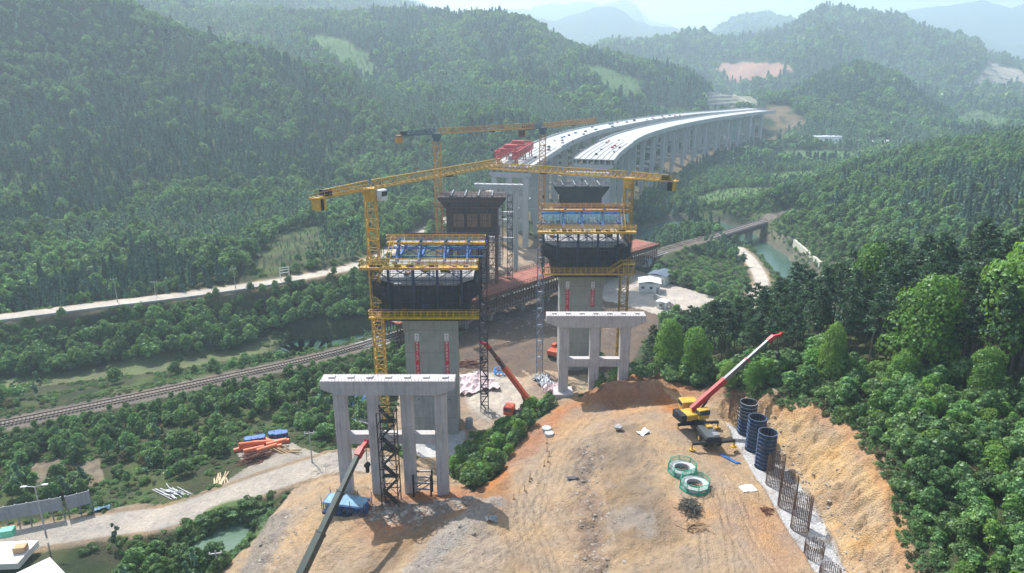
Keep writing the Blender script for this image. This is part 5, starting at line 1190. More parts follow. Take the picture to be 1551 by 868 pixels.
mass('valley_woodland', 'belts of trees and scrub along the railway and the valley road at left', [(k_, arr(v)) for k_, v in rest.items()])

# -- right river valley: orchard, bushes, middle hill
def scatter(x0, x1, y0, y1, d, mask=None, pad=.5):
    X, Y = jgrid(x0, x1, y0, y1, d); k = ~blocked(X, Y, pad) & inview(X, Y)
    if mask is not None: k &= mask(X, Y)
    return X[k], Y[k]
X, Y = scatter(40, 130, 140, 345, 2.6, lambda x, y: ~inpoly(x, y, PINES) & (pline(x, y, [(38, 250), (58, 300), (72, 330)])[0] > 12)); k = inpoly(X, Y, ORCH); n = len(X)
orc = np.c_[X[k], Y[k], rng.uniform(.9, 1.3, k.sum()), rng.uniform(.8, 1.1, k.sum())]
X2, Y2 = X[~k], Y[~k]; u = rng.uniform(size=len(X2)); s = rng.uniform(.7, 1.25, len(X2)); u2 = fbm(X2/14, Y2/14, 3, 55)
gap_ = (u2 > -.6)
s = np.where(pline(X2, Y2, RAIL)[0] < 9, .45, s); s = np.where((X2 > 76) & (pline(X2, Y2, RIVER)[0] < 14), s*.5, s); s = np.where((X2 < 76) & (X2 > 60) & (Y2 > 215), s*.75, s)
mk = lambda m, q: np.c_[X2[m], Y2[m], s[m]*q, s[m]*q]
mass('riverside_trees', 'orchard, bushes and trees around the river and the railway bridge', [('shrub', orc), ('broad', mk(gap_ & (u < .62), 1)), ('shrub', mk(gap_ & (u >= .62) & (u < .9), 1.3)), ('bright', mk(gap_ & (u >= .9), .8))])
X, Y = scatter(95, 420, 100, 480, 3.3, lambda x, y: (x > 128) | (y > 340)); u = rng.uniform(size=len(X)); s = rng.uniform(.8, 1.3, len(X)); mdw = np.zeros(len(X), bool)
for p_ in MEADOWS: mdw |= inpoly(X, Y, p_)
s = np.where(mdw, s*.3, s); cf = fbm(X/40, Y/40, 3, 77)
mk = lambda m, q, qz=None: np.c_[X[m], Y[m], s[m]*q, s[m]*(qz or q)]
mass('middle_hill_forest', 'mixed green forest on the middle hill beyond the river at right', [('fir', mk((cf > .22) & (u < .7), .9)), ('broad', mk((cf <= .22) & (u < .75), 1.0)), ('bright', mk((u >= .93), .9)), ('euc', mk((u >= .75) & (u < .93), .8))])

# -- forested hillsides at left and beyond
def bands(x, y):
    a = fbm(x/55, y/85, 4, 201); b = fbm(x/22, y/30, 3, 203); return a*1.35+b*.75
def side(xa, ya, d, sc, kinds, nm, lab, y1):
    X, Y = scatter(-1.05*y1, 1.05*y1, ya, y1, d*1.08, lambda x, y: (np.hypot(x, y) > xa) & (np.hypot(x, y) <= y1) & ~((x > 90) & (y < 480)) & ((pline(x, y, LROAD)[1] > 0) | (y > 250)) & (y > ya))
    q = bands(X, Y)+.12; s = sc*rng.uniform(.62, 1.38, len(X))*(1+.25*fbm(X/18, Y/18, 2, 207)); u = rng.uniform(size=len(X))
    md = np.zeros(len(X), bool)
    for p in MEADOWS: md |= inpoly(X, Y, p)
    tea = inpoly(X, Y, TERR) ; s = np.where(tea | md, s*.3, s)
    f, bq, e = kinds; m1 = (q < .10) & ~md & ~tea; m2 = (q >= .10) & (q < .45) & ~md & ~tea; m3 = (q >= .45) | md | tea
    mk = lambda m, k_: np.c_[X[m], Y[m], s[m]*k_, s[m]*k_*rng.uniform(.85, 1.15, m.sum())]
    return mass(nm, lab, [(f, mk(m1 & (u < .93), 1)), (bq, mk(m2 | (m1 & (u >= .93)), 1.35)), (e, mk(m3, .85))])
TERR = pp([(345, 400), (420, 330), (480, 315), (500, 330), (440, 400), (400, 425)], -52)
side(150, 110, 2.5, .88, ('fir', 'broad', 'euc'), 'hillside_forest', 'dense conifer plantation with paler broadleaf patches on the left hillside', 330)
side(330, 100, 3.1, .95, ('fir', 'broad', 'euc'), 'upper_hillside_forest', 'hazy conifer and broadleaf forest high on the left hillside', 520)
side(520, 100, 4.6, 1.25, ('lowfir', 'lowbroad', 'loweuc'), 'ridge_forest', 'hazy forest covering the ridges beyond the viaduct', 1050)
side(1050, 100, 10, 2.4, ('lowfir', 'lowbroad', 'loweuc'), 'distant_forest', 'blue hazed forest on the distant mountains', 2600)

# -- knee high undergrowth wherever the near ground is green
X, Y = jgrid(-125, 110, 48, 175, 1.15); k = ~blocked(X, Y, -.6) & inview(X, Y, 40) & ~inpoly(X, Y, PINES) & (fbm(X/6, Y/6, 3, 301) > -.12); X, Y = X[k], Y[k]
fl = inpoly(X, Y, FIELDP) & (fbm(X/9, Y/9, 3, 303) < .25); X, Y = X[~fl], Y[~fl]; s = rng.uniform(.22, .55, len(X)); u = rng.uniform(size=len(X))
cd, cside, _, _ = pline(X, Y, CREST)
mass('undergrowth', 'knee high weeds and scrub covering the green ground', [('shrub', np.c_[X, Y, s*1.2, s][u < .8]), ('dry', np.c_[X, Y, s, s*.7][u >= .8])])
XC = []
for _ in range(520):
    x, y, a = along(CREST[2:], random.random()*length(CREST[2:])); o_ = random.uniform(-.1, 1.6); XC.append((x-sin(a)*-o_ if False else x+o_*cos(a-0)*0+abs(sin(a))*o_, y+abs(cos(a))*o_, random.uniform(.2, .5), random.uniform(.2, .45)))
XC = np.array(XC); mass('crest_scrub', 'scrub and dry grass hanging over the crest of the cut', [('shrub', XC[:380]), ('dry', XC[380:])])

X, Y = scatter(84, 130, 190, 320, 1.5, lambda x, y: (pline(x, y, RIVER)[0] < 26), 0); s = rng.uniform(.4, .9, len(X))
mass('riverbank_scrub', 'low green scrub on the banks of the river at right', [('shrub', np.c_[X, Y, s, s*.8])])
# ------------------------------------------------------------------ ray onto the built ground
def hit(px, py, t0=45, t1=5000):
    u = (434-py)/FPX; d = ((px-775.5)/FPX, CC+u*CS, -CS+u*CC); ts = np.geomspace(t0, t1, 2400)
    X = d[0]*ts; Y = d[1]*ts; Z = d[2]*ts; h = lookup_h(X, Y); k = np.argmax(Z < h)
    if not (Z < h).any(): k = len(ts)-1
    return float(X[k]), float(Y[k]), float(h[k])

# ------------------------------------------------------------------ truck cranes
def truck_crane(label, base, head, tip, mb1, mb2, body, rz, w_=1.0, split=.38, gz=None, name='truck_crane'):
    x, y = base; zg = hz(x, y) if gz is None else gz; t = thing(name, label, 'mobile crane', (x, y, zg), rz)
    o = MB().box(0, .7, 1.15, 2.3, 9.8, .55).build('chassis', BLK, t); bevel(o, .05)
    MB().box(0, -2.3, 1.55, 1.8, 3.4, .22).build('deck', GREYP, t)
    for yy in (-3.6, -1.2, 3.2): MB().box(.5, yy, 1.75, .8, .9, .35).build('locker', random.choice((body, BLK, GREYS)), t)
    c = MB().box(0, 5.3, 1.9, 2.5, 1.9, 1.7).build('driver_cab', body, t); bevel(c, .18, 2)
    MB().box(0, 5.3, 2.3, 2.54, 1.5, .6).build('window', GLASS, c); MB().box(0, 6.26, 2.25, 2.1, .05, .7).build('windscreen', GLASS, c)
    for yy in (4.4, 2.9, -2.2, -3.6):
        for s in (-1, 1):
            w = MB().tube((s*.85, yy, .55), (s*1.28, yy, .55), .55, 14).build('wheel', TYRE, t); MB().tube((s*1.27, yy, .55), (s*1.31, yy, .55), .26, 10).build('rim', body, w)
    for yy in (1.2, -4.2):
        g = MB().box(0, yy, .95, 6.2, .35, .35).build('outrigger', BLK, t)
        for s in (-1, 1): MB().tube((s*3.05, yy, .95), (s*3.05, yy, .12), .13, 8).tube((s*3.05, yy, .12), (s*3.05, yy, 0), .42, 10).build('jack', body, g)
    hx, hy = rot2(head[0]-x, head[1]-y, -rz); hd = Vector((hx, hy, head[2]-zg)); tx, ty = rot2(tip[0]-x, tip[1]-y, -rz); tp = Vector((tx, ty, tip[2]-zg))
    a = atan2(tp.y-hd.y, tp.x-hd.x); f = Vector((cos(a), sin(a), 0)); r = Vector((-sin(a), cos(a), 0)); cz = hd.z-.4
    up = MB().box(hd.x-f.x*.3, hd.y-f.y*.3, cz-.35, 3.6, 2.2, .9, a).build('superstructure', body, t); bevel(up, .1)
    MB().box(hd.x-f.x*1.9, hd.y-f.y*1.9, cz-.3, .9, 2.4, 1.1, a).build('counterweight', BLK, t)
    q = hd+f*1.2-r*1.1; oc = MB().box(q.x, q.y, cz+.1, 1.7, .95, 1.5, a).build('operator_cab', body, t); bevel(oc, .12, 2); MB().box(q.x, q.y, cz+.35, 1.74, .99, .7, a).build('window', GLASS, oc)
    D = tp-hd; m1 = hd+D*split; m2 = hd+D*(split+(1-split)*.5)
    MB().beam(hd, m1, w_*.62, w_*.85).build('boom_base', mb1, t); MB().beam(m1-D*.01, m2, w_*.50, w_*.68).build('boom_section', mb2, t); MB().beam(m2-D*.01, tp, w_*.40, w_*.54).build('boom_section', mb2, t)
    for p, s in ((m1, .95), (m2, .8)): MB().beam(p-D*.006, p+D*.006, w_*.72*s, w_*.98*s).build('boom_collar', mb1, t)
    h = MB(); h.beam(tp-D.normalized()*.3, tp+D.normalized()*.9+Vector((0, 0, -.1)), w_*.55, w_*.7); e = tp+D.normalized()*.7; fx = Vector((D.x, D.y, 0)).normalized()
    h.beam(e, e+fx*1.3+Vector((0, 0, .15)), w_*.38, w_*.4); h.beam(e+fx*1.2, e+fx*1.5+Vector((0, 0, .5)), w_*.38, w_*.35); h.build('boom_head', RED, t)
    hk = e+fx*1.2; k = MB(); k.beam(hk, hk-Vector((0, 0, 2.6)), .07); k.build('hoist_rope', BLK, t); MB().tube(hk-Vector((0, .25, 2.9)), hk-Vector((0, -.25, 2.9)), .34, 10).beam(hk-Vector((0, 0, 3.0)), hk-Vector((0, 0, 3.9)), .3, .45).build('hook_block', BLK, t)
    p = hd+f*.9+Vector((0, 0, -1.0)); q = hd+D*.3-Vector((0, 0, w_*.4)); MB().tube(p, p.lerp(q, .55), .17, 8).tube(p.lerp(q, .5), q, .10, 8).build('luffing_cylinder', BLK, t)
    return t
bx = at(1049, 650, -50)[:2]
truck_crane('yellow truck crane on the earth bench raising a red and grey boom towards the pines', (27.3, 89), (26.0, 90.2, -47.1), (37.6, 94, -37.8), RED, GREYP, YEL, radians(8), .95, .42)
truck_crane('dark green crane with a long raised boom rising past the near left portal pier', at(400, 985, -56)[:2], tuple(at(418, 950, -54)), att(543, 688, 83.5), GRNB, GRNB, YEL, radians(-20), 1.25, .5, gz=-56.6)
truck_crane('orange crane among bushes in the yard with its orange boom leaning left', (4.6, 121.5), (3.7, 122, -62.3), (-4.6, 127, -52.7), ORED, mat('brown_boom', (.10, .05, .04), .5), ORED, radians(75), 1.15, .62, gz=-66)
# ------------------------------------------------------------------ excavator
def excavator(x, y, rz, label):
    t = thing('excavator', label, 'excavator', (x, y, hz(x, y)), rz)
    for s in (-1, 1): bevel(MB().box(s*1.1, 0, .5, .6, 3.8, .95).build('crawler_track', TYRE, t), .3, 2)
    b = MB().box(0, -.5, 1.65, 2.7, 3.4, 1.2).build('house', ORED, t); bevel(b, .15, 2)
    c = MB().box(-.8, .9, 2.2, 1.0, 1.6, 1.7).build('cab', ORED, t); bevel(c, .12, 2); MB().box(-.8, .95, 2.45, 1.04, 1.3, .8).build('window', GLASS, c)
    MB().beam((.3, 1, 1.8), (.3, 3.3, 5.0), .4, .55).beam((.3, 3.2, 5.0), (.3, 5.0, 4.6), .38, .5).build('boom', ORED, t)
    MB().beam((.3, 4.9, 4.8), (.3, 6.0, 2.4), .3, .4).build('dipper_arm', ORED, t); MB().extr([(-.3, 2.4), (.9, 2.4), (.8, 1.3), (-.2, 1.3)], 5.6, 6.6).build('bucket', BLK, t); return t
xx, yy, _ = hit(843, 548); excavator(10.6, 155, radians(-30), 'orange excavator working in the yard left of the right main pier')

# ------------------------------------------------------------------ pile forms and rebar cages in the trench
PX = 33.55
def form_drum(x, y, h, label, top=False):
    t = thing('steel_column_form', label, 'column form', (x, y, hz(x, y)-.05), random.random(), 'steel column forms in the trench'); R = 1.12; n = 28; mb = MB()
    mb.tube((0, 0, 0), (0, 0, h), R, n, cap=False); mb.tube((0, 0, 0), (0, 0, h), R-.07, n, cap=False)
    o = mb.build('shell', DBLU if not top else DBLU, t, True); ns = int(h/.55)
    for i in range(ns+1):
        z = h*i/ns; r = MB(); V = []
        for rr, zz in ((R, z-.05), (R+.13, z-.05), (R+.13, z+.05), (R, z+.05)):
            V += [(cos(2*pi*k/n)*rr, sin(2*pi*k/n)*rr, zz) for k in range(n)]
        r.v = V; r.f = [(a*n+k, a*n+(k+1) % n, ((a+1) % 4)*n+(k+1) % n, ((a+1) % 4)*n+k) for a in range(4) for k in range(n)]
        r.build('ring_flange', mat('worn_blue_steel', (.07, .12, .22), .6, .3, var=.4, dirt=.5) if not (top and z > h*.55) else GREYS, t)
    for k in range(6): a = k*pi/3; MB().beam((cos(a)*(R+.07), sin(a)*(R+.07), 0), (cos(a)*(R+.07), sin(a)*(R+.07), h), .1).build('rib', DBLU, t)
    c = MB()
    for k in range(12): a = k*pi/6; c.beam((cos(a)*.9, sin(a)*.9, h-1), (cos(a)*.9, sin(a)*.9, h+.25), .05)
    c.build('bars_inside', REB, t); return t
def cage(x, y, h, label, R=1.0, n=30, rings=9, lean=0):
    t = thing('rebar_cage', label, 'rebar cage', (x, y, hz(x, y)-.1), random.random()*.3, 'rebar cages in the trench')
    b = MB()
    for k in range(n): a = 2*pi*k/n; b.beam((cos(a)*R, sin(a)*R, 0), (cos(a)*R+lean+random.gauss(0, .02), sin(a)*R+random.gauss(0, .02), h+random.uniform(-.1, .35)), .052)
    b.build('vertical_bars', REB, t); r = MB()
    for i in range(rings):
        z = .3+(h*.86)*i/max(1, rings-1); dx = lean*z/h
        for k in range(16): a = 2*pi*k/16; a2 = 2*pi*(k+1)/16; r.beam((cos(a)*R+dx, sin(a)*R, z), (cos(a2)*R+dx, sin(a2)*R, z), .026)
    tag(r.build('hoops', REB, t), kind='stuff'); return t
sp = lambda px, py: at(px, py, -50.7)
cage(*sp(1113, 642)[:2], 4.2, 'tall rebar cage standing behind the three blue column forms')
form_drum(*sp(1129, 655)[:2], 5.0, 'farthest of the three round column forms, its upper half bare grey steel', True)
form_drum(*sp(1142, 680)[:2], 5.0, 'middle one of the three dark blue round column forms')
form_drum(*sp(1157, 706)[:2], 5.2, 'nearest of the three dark blue round column forms')
cage(*sp(1172, 733)[:2], 4.0, 'tall rebar cage just in front of the nearest blue column form')
cage(*sp(1191, 766)[:2], 4.2, 'tall rebar cage in the middle of the three cages in the white trench')
cage(*sp(1211, 800)[:2], 4.3, 'tall rebar cage nearest to the camera in the white trench')
cage(*sp(1232, 841)[:2], 1.6, 'short rebar cage stub near the lower end of the trench', rings=4)
cage(*sp(1256, 876)[:2], 1.4, 'short rebar cage stub cut by the lower edge of the photo', rings=4)

# ------------------------------------------------------------------ caisson rings under green mesh
def ring(x, y, label):
    t = thing('well_ring', label, 'concrete ring', (x, y, hz(x, y)), 0); n = 24; mb = MB(); V = []
    for rr, zz in ((1.0, 0), (1.75, 0), (1.75, .6), (1.0, .6)): V += [(cos(2*pi*k/n)*rr, sin(2*pi*k/n)*rr, zz) for k in range(n)]
    mb.v = V; mb.f = [(a*n+k, a*n+(k+1) % n, ((a+1) % 4)*n+(k+1) % n, ((a+1) % 4)*n+k) for a in range(4) for k in range(n)]
    bevel(mb.build('collar', CONC_W, t), .05)
    MB().tube((0, 0, -.3), (0, 0, .05), 1.0, n).build('shaft_floor', mat('dark_hole', (.05, .045, .04), .95), t)
    g = MB(); R = 1.85; N_ = 8
    for k in range(N_):
        a, b = 2*pi*k/N_, 2*pi*(k+1)/N_; p, q = Vector((cos(a)*R, sin(a)*R, 0)), Vector((cos(b)*R, sin(b)*R, 0)); z = Vector((0, 0, 1.25))
        MB().beam(p, p+z, .09).build('post', MESHG, t); g.beam(p+z, q+z, .07); g.beam(p+z*.5, q+z*.5, .05); g.beam(p+z*.06, q+z*.06, .22, .3)
        for j in range(1, 8): g.beam(p.lerp(q, j/8), p.lerp(q, j/8)+z, .025)
        for j in range(1, 6): g.beam(p+z*j/6, q+z*j/6, .025)
    g.build('mesh_guard', MESHG, t)
    c = MB()
    for k in range(10): a = k*.63; c.beam((cos(a)*.8, sin(a)*.8, .0), (-sin(a)*.5, cos(a)*.7, .1+.05*k), .06)
    c.build('loose_bars', REB, t); return t
ring(*hit(1033, 714)[:2], 'round concrete well collar in green mesh guard, the farther of the two'); ring(*hit(1052, 738)[:2], 'round concrete well collar in green mesh guard, the nearer of the two')

# ------------------------------------------------------------------ sheets, stones, heaps
def sheet(name, px, py, sx, sy, m, label, rz=0, amp=.15, z=.06, cat='sheet'):
    x, y, zz = hit(px, py); mb = MB(); n = 12; ca, sa = cos(rz), sin(rz)
    for j in range(n+1):
        for i in range(n+1):
            u, v = i/n-.5, j/n-.5; ex = 1+.25*float(fbm(np.array([u*3+px]), np.array([v*3+py]), 2, 5)[0]); X_, Y_ = (u*sx*ex), (v*sy*ex); X2_, Y2_ = x+X_*ca-Y_*sa, y+X_*sa+Y_*ca
            mb.v.append((X2_, Y2_, hz(X2_, Y2_)+z+amp*max(0, float(fbm(np.array([X2_*1.5]), np.array([Y2_*1.5]), 3, 8)[0])+.45)))
    for j in range(n):
        for i in range(n): a = j*(n+1)+i; mb.f.append((a, a+1, a+n+2, a+n+1))
    o = mb.build(name, m); o.modifiers.new('thick', 'SOLIDIFY').thickness = .04; tag(o, label, cat); return o
sheet('white_sheet', 1133, 740, 1.9, 1.3, WHT, 'white sheet lying on the earth bench beside the trench edge', .2, .05)
sheet('crumpled_sheet', 975, 657, 1.6, 1.2, WHT, 'crumpled white sheet on top of the brown mound left of the crane', .5, .5)
sheet('blue_chute', 1105, 697, .7, 2.8, BLU, 'blue metal chute lying beside the rear outrigger of the yellow crane', radians(38), .12)
sheet('sack_heap', 718, 583, 9.0, 9.0, TARPP, 'heap of pale pinkish sacks and sheets in the yard left of the violet stair tower', .3, 1.3)
sheet('blue_tarpaulin', 548, 607, 4.2, 4, TARPB, 'bright blue tarpaulin behind the near left portal pier', .3, .6, cat='tarpaulin')
sheet('white_tarpaulin', 550, 640, 7, 8, TARPW, 'large white sheet on the ground behind the near left portal pier', .2, .25, cat='tarpaulin')
sheet('grey_tarpaulin', 822, 577, 3.5, 5, GREYS, 'grey crumpled sheet in the yard right of the orange boom', .4, .9, cat='tarpaulin')
sheet('pink_tarpaulin', 836, 593, 4.2, 3.5, TARPP, 'faded pink sheet over a heap just left of the three column portal pier', .2, 1.5, cat='tarpaulin')
sheet('debris_sheet', 744, 789, 1.5, .8, GREYS, 'bluish grey torn sheet on the rubble ridge', .3, .4)
sheet('scrap_sheet', 155, 772, 2.2, 1.6, ROOFB, 'light blue scrap sheets beside the road at left', .4, .6)
def rock_mesh(seed, flat=.75):
    g = np.random.default_rng(seed); bm_ = bmesh.new(); bmesh.ops.create_icosphere(bm_, subdivisions=1, radius=.5)
    for v in bm_.verts: v.co *= 1+g.uniform(-.28, .25); v.co.z *= flat
    me = bpy.data.meshes.new('rock'); bm_.to_mesh(me); bm_.free(); me.materials.append(ROCK); return me
import bmesh
ROCKS = [rock_mesh(i) for i in range(6)]
KIND['rock'] = (ROCKS, None)
def lone(name, px, py, s, label, m=None, cat='rock'):
    x, y, z = hit(px, py); o = link_mesh(name, ROCKS[0].copy(), None); o.scale = s; o.location = (x, y, z+s[2]*.25); tag(o, label, cat)
    if m: o.data.materials.clear(); o.data.materials.append(m)
    return o
lone('boulder', 936, 651, (1.4, 1.3, 1.3), 'grey boulder on the orange ground left of the crumpled white sheet', mat('grey_rock', (.32, .31, .31), .9, var=.3, scale=2, bump=.04))
lone('flat_rock', 866, 726, (1.9, .8, .6), 'dark flat rock at the head of the rubble gully', mat('dark_rock', (.10, .095, .10), .9, var=.3, scale=2))
for i, (px, py, lab) in enumerate(((828, 652, 'upper one of two stacked pale concrete discs on the orange slope'), (832, 660, 'lower and nearer of two pale concrete discs on the orange slope'))):
    x, y, z = hit(px, py); o = MB().tube((0, 0, 0), (0, 0, .55), .72, 20).build('concrete_disc', CONC_W); bevel(o, .05); o.location = (x, y, z-.05); tag(o, lab, 'concrete disc')
# rubble masses
def rubble():
    A = []
    def line(pts, w, n, s0, s1, dens=1):
        P = smooth_line(pts, 6); S = length(P)
        for _ in range(n):
            x, y, a = along(P, random.random()*S); o = random.gauss(0, w); x += sin(a)*o; y -= cos(a)*o; s = 1.35*(s0+(s1-s0)*random.random()**2.5); A.append((x, y, s, s*random.uniform(.6, 1.1)))
    line([(9.2, 60), (9.6, 70), (10.3, 82), (12, 88)], 1.5, 1500, .07, .5)
    line([(-2.6, 75.5), (-7, 69), (-12.5, 62)], .7, 900, .07, .45)
    line([(-18, 76.2), (-11, 75), (-5, 76.8)], 1.0, 900, .10, .7)
    line([(-12, 72.5), (-8, 71.2), (-5, 68)], .9, 260, .1, .55)
    line([(-31, 83), (-30, 74), (-32, 66), (-36, 62)], 1.2, 700, .1, .6)
    line([(33.3, 92), (33.8, 80), (33.2, 68), (32.6, 55)], 1.0, 1300, .06, .30)
    line([(36, 90), (37, 78), (36.6, 66), (35, 54)], .6, 700, .08, .5)
    line([(16, 84), (13, 74), (12, 62)], 2.2, 900, .05, .3)
    line([(4, 60), (3, 76), (9, 92)], 4, 1500, .05, .2); line([(26, 55), (25, 90)], 4, 1400, .05, .2); line([(-24, 60), (-20, 74)], 4, 500, .04, .2)
    line([(-10, 125), (0, 145), (12, 152)], 7, 900, .1, .5); line([(-12, 180), (0, 176), (20, 190)], 8, 600, .2, .9)
    line([(-2, 195), (-2, 215), (8, 228)], 5, 500, .3, 1.6)
    line([(-66, 80), (-58, 83), (-50, 85)], 1.2, 400, .1, .4)
    return np.array(A)
rb = rubble(); mass('rubble', 'loose stones and rubble strewn over the earthworks', [('rock', rb)])

# sticks: joined heaps that nobody could count
def heap(name, px, py, n, L_, sx, sy, h, m, label, r=.05, cat='scrap heap', dirn=None, z0=0):
    x, y, z = hit(px, py); mb = MB()
    for i in range(n):
        a = random.uniform(0, pi) if dirn is None else dirn+random.gauss(0, .12); l = L_*random.uniform(.5, 1.1)/2; cx, cy = random.gauss(0, sx*.4), random.gauss(0, sy*.4); q = max(0, 1-(cx/sx)**2-(cy/sy)**2)
        cz = z0+h*q*random.random()+.06; dz = random.gauss(0, .12)*l
        gx, gy = x+cx, y+cy; zz = hz(gx, gy)-z
        mb.beam((cx-cos(a)*l, cy-sin(a)*l, cz+zz-dz), (cx+cos(a)*l, cy+sin(a)*l, cz+zz+dz), r*random.uniform(.7, 1.4))
    o = mb.build(name, m); o.location = (x, y, z); tag(o, label, cat, kind='stuff'); return o
heap('branch_heap', 1045, 772, 150, 1.6, 1.3, 1.8, .9, mat('dark_brush', (.09, .085, .07), .9, var=.3), 'heap of dark wire and branches on the bench')
heap('timber_scraps', 1052, 800, 30, 2.2, 1.4, 1.0, .3, WOODP, 'loose timber scraps below the dark heap')
heap('dark_scrap', 1162, 776, 26, .8, .7, .7, .4, RUST, 'small scrap heap at the trench edge', .06)
heap('grey_poles', 262, 748, 26, 4.5, 2.6, 1.2, .4, GREYS, 'grey poles lying beside the road', .09, dirn=-.5)
heap('timber_poles', 335, 733, 22, 4.5, 1.8, 1.5, .5, mat('pale_timber', (.52, .40, .25), .8, var=.3), 'pale timber poles beside the road', .14, dirn=1.9)
heap('rebar_stack', 388, 697, 90, 3.6, 1.9, 1.6, 1.3, RUST, 'rusty rebar bundles stacked by the road', .08, dirn=.5)
heap('steel_bundles', 500, 638, 60, 5, 3.0, 1.4, .7, BLU, 'blue grey steel bundles left of the portal pier', .12, dirn=.3)
heap('yard_steel', 702, 553, 50, 6, 5, 2.0, .6, RUST, 'rusty steel lying in the yard', .14, dirn=.1)
heap('yard_scaffold', 560, 612, 60, 4, 2.4, 2.0, 1.5, BLU, 'blue scaffold parts behind the portal pier', .09)
heap('bank_logs', 432, 685, 12, 4, 2.2, .8, .4, WOODP, 'logs by the bend of the road', .16, dirn=-.5)
for i in range(14):           # stakes along the haul road
    pass
SK = [(828, 672), (829, 684), (832, 692), (830, 700), (824, 706), (804, 726), (802, 730), (778, 756), (795, 744), (740, 790)]
for i, (px, py) in enumerate(SK):
    x, y, z = hit(px, py); o = MB().beam((0, 0, -.2), (random.gauss(0, .05), .02, .9), .08).box(0, 0, .05, .3, .3, .2).build('marker_stake', WOODP); o.location = (x, y, z); tag(o, 'short wooden stake beside the haul track on the orange slope', 'stake', 'stakes along the haul track')
# orange pipes
px0 = [(370, 679, .5), (378, 676, .5), (385, 681, .45), (392, 672, .35), (400, 674, .3), (408, 668, -.6), (415, 670, .3), (420, 674, .35), (412, 678, .3), (424, 669, .1), (405, 683, .6), (380, 672, .55)]
for i, (px, py, a) in enumerate(px0):
    x, y, z = hit(px, py+3); l = 1.7; o = MB().tube((-l, 0, 0), (l, 0, 0), .40, 14, cap=False).tube((-l, 0, 0), (l, 0, 0), .34, 14, cap=False).build('orange_pipe', ORP, None, True)
    o.location = (x, y, z+.4+.5*(i % 3 == 1)); o.rotation_euler = (0, random.gauss(0, .06), a); tag(o, 'large orange plastic pipe in the pipe pile beside the road', 'pipe', 'orange pipes piled by the road')
for i, (px, py) in enumerate(((382, 669), (392, 667), (418, 660), (426, 660))):
    x, y, z = hit(px, py+4); t = thing('blue_rack', 'dark blue steel rack %s behind the orange pipes' % ('at the left' if i < 2 else 'at the right'), 'rack', (x, y, z), .3, 'blue racks behind the orange pipes')
    for k in range(4): MB().box(0, 0, .15+k*.35, 2.4, 1.4, .12).build('shelf', BLU, t)
    for a in (-1.1, 1.1):
        for b in (-.6, .6): MB().beam((a, b, 0), (a, b, 1.4), .12).build('post', DBLU, t)
# blue frames stacked before the portal
x, y, z = hit(520, 780); t = thing('blue_frame_stack', 'stack of blue steel formwork frames in front of the leftmost portal column', 'frame stack', (x+.3, y+.8, z-.2), radians(-12))
for k in range(5):
    mb = MB(); truss_box(mb, (-2.9, -.9+k*.5, .9), (2.9, -.9+k*.5, .9), .35, 1.4, 1.1, .09, .06); mb.build('frame', BLU, t)
MB().box(0, .1, 1.72, 5.4, 2.2, .06).build('top_sheet', mat('pale_blue_steel', (.16, .30, .42), .5, var=.3, dirt=.4), t); MB().box(0, .1, .2, 5.8, 2.6, .3).build('bottom_layer', DBLU, t)
for a in (-2.9, -1, 1, 2.9):
    for b in (-1.1, 1.4): MB().beam((a, b, 0), (a, b, 2.5), .06).build('upright', RUST, t)
x, y, z = hit(522, 752); o = MB().box(0, 0, .3, 1.8, 1.6, .7).build('rubble_block', CONC_G); o.location = (x, y, z); o.rotation_euler.z = .4; bevel(o, .15); tag(o, 'grey concrete block at the foot of the leftmost portal column', 'concrete block')
# timber and steel frame by the right column of that portal
x, y, z = hit(640, 752); t = thing('trestle_frame', 'dark steel trestle frame standing between the two right columns of the near left portal', 'trestle', (x, y+.8, z), 0)
for a in (-1.15, 1.15):
    for b in (-.7, .7): MB().beam((a, b, -.3), (a, b, 3.1), .22).build('post', BLK, t)
for zz in (1.0, 1.9, 2.8): MB().beam((-1.15, -.7, zz), (1.15, -.7, zz), .2).beam((-1.15, .7, zz), (1.15, .7, zz), .2).build('rail', GREYS, t)
MB().beam((-1.15, -.7, .2), (1.15, -.7, 1.9), .1).beam((-1.15, .7, .2), (1.15, .7, 1.9), .1).build('brace', RUST, t)

# ------------------------------------------------------------------ yard: cage, tanks, vans
x, y, z = hit(758, 566); t = thing('blue_cage', 'bright blue round steel frame on the pale yard floor', 'steel frame', (x, y, z), 0)
for k in range(10): a = k*pi/5; MB().beam((cos(a)*1.5, sin(a)*1.5, 0), (cos(a+.3)*1.3, sin(a+.3)*1.3, .9), .16).build('strut', TARPB, t)
for zz in (.1, .9):
    mb = MB()
    for k in range(16): a, b = k*pi/8, (k+1)*pi/8; mb.beam((cos(a)*1.55, sin(a)*1.55, zz), (cos(b)*1.55, sin(b)*1.55, zz), .18)
    mb.build('ring', TARPB, t)
def box_thing(name, px, py, s, m, label, cat, rz=0, parts=()):
    x, y, z = hit(px, py); t = thing(name, label, cat, (x, y, z-.05), rz); bevel(MB().box(0, 0, s[2]/2, *s).build('body', m, t), .06)
    for nm, c, q, mm in parts: MB().box(*c, *q).build(nm, mm, t)
    return t
def tank(px, py, label):
    x, y, z = hit(px, py); t = thing('water_tank', label, 'tank', (x, y, z), 0); MB().tube((0, 0, 0), (0, 0, 1.9), .75, 16).build('barrel', mat('grey_tank', (.30, .36, .40), .5), t, False); MB().tube((0, 0, 1.9), (0, 0, 2.15), .7, 16, .25).build('lid', GREYS, t)
tank(711, 648, 'grey water tank in the bushes at the foot of the left main pier')
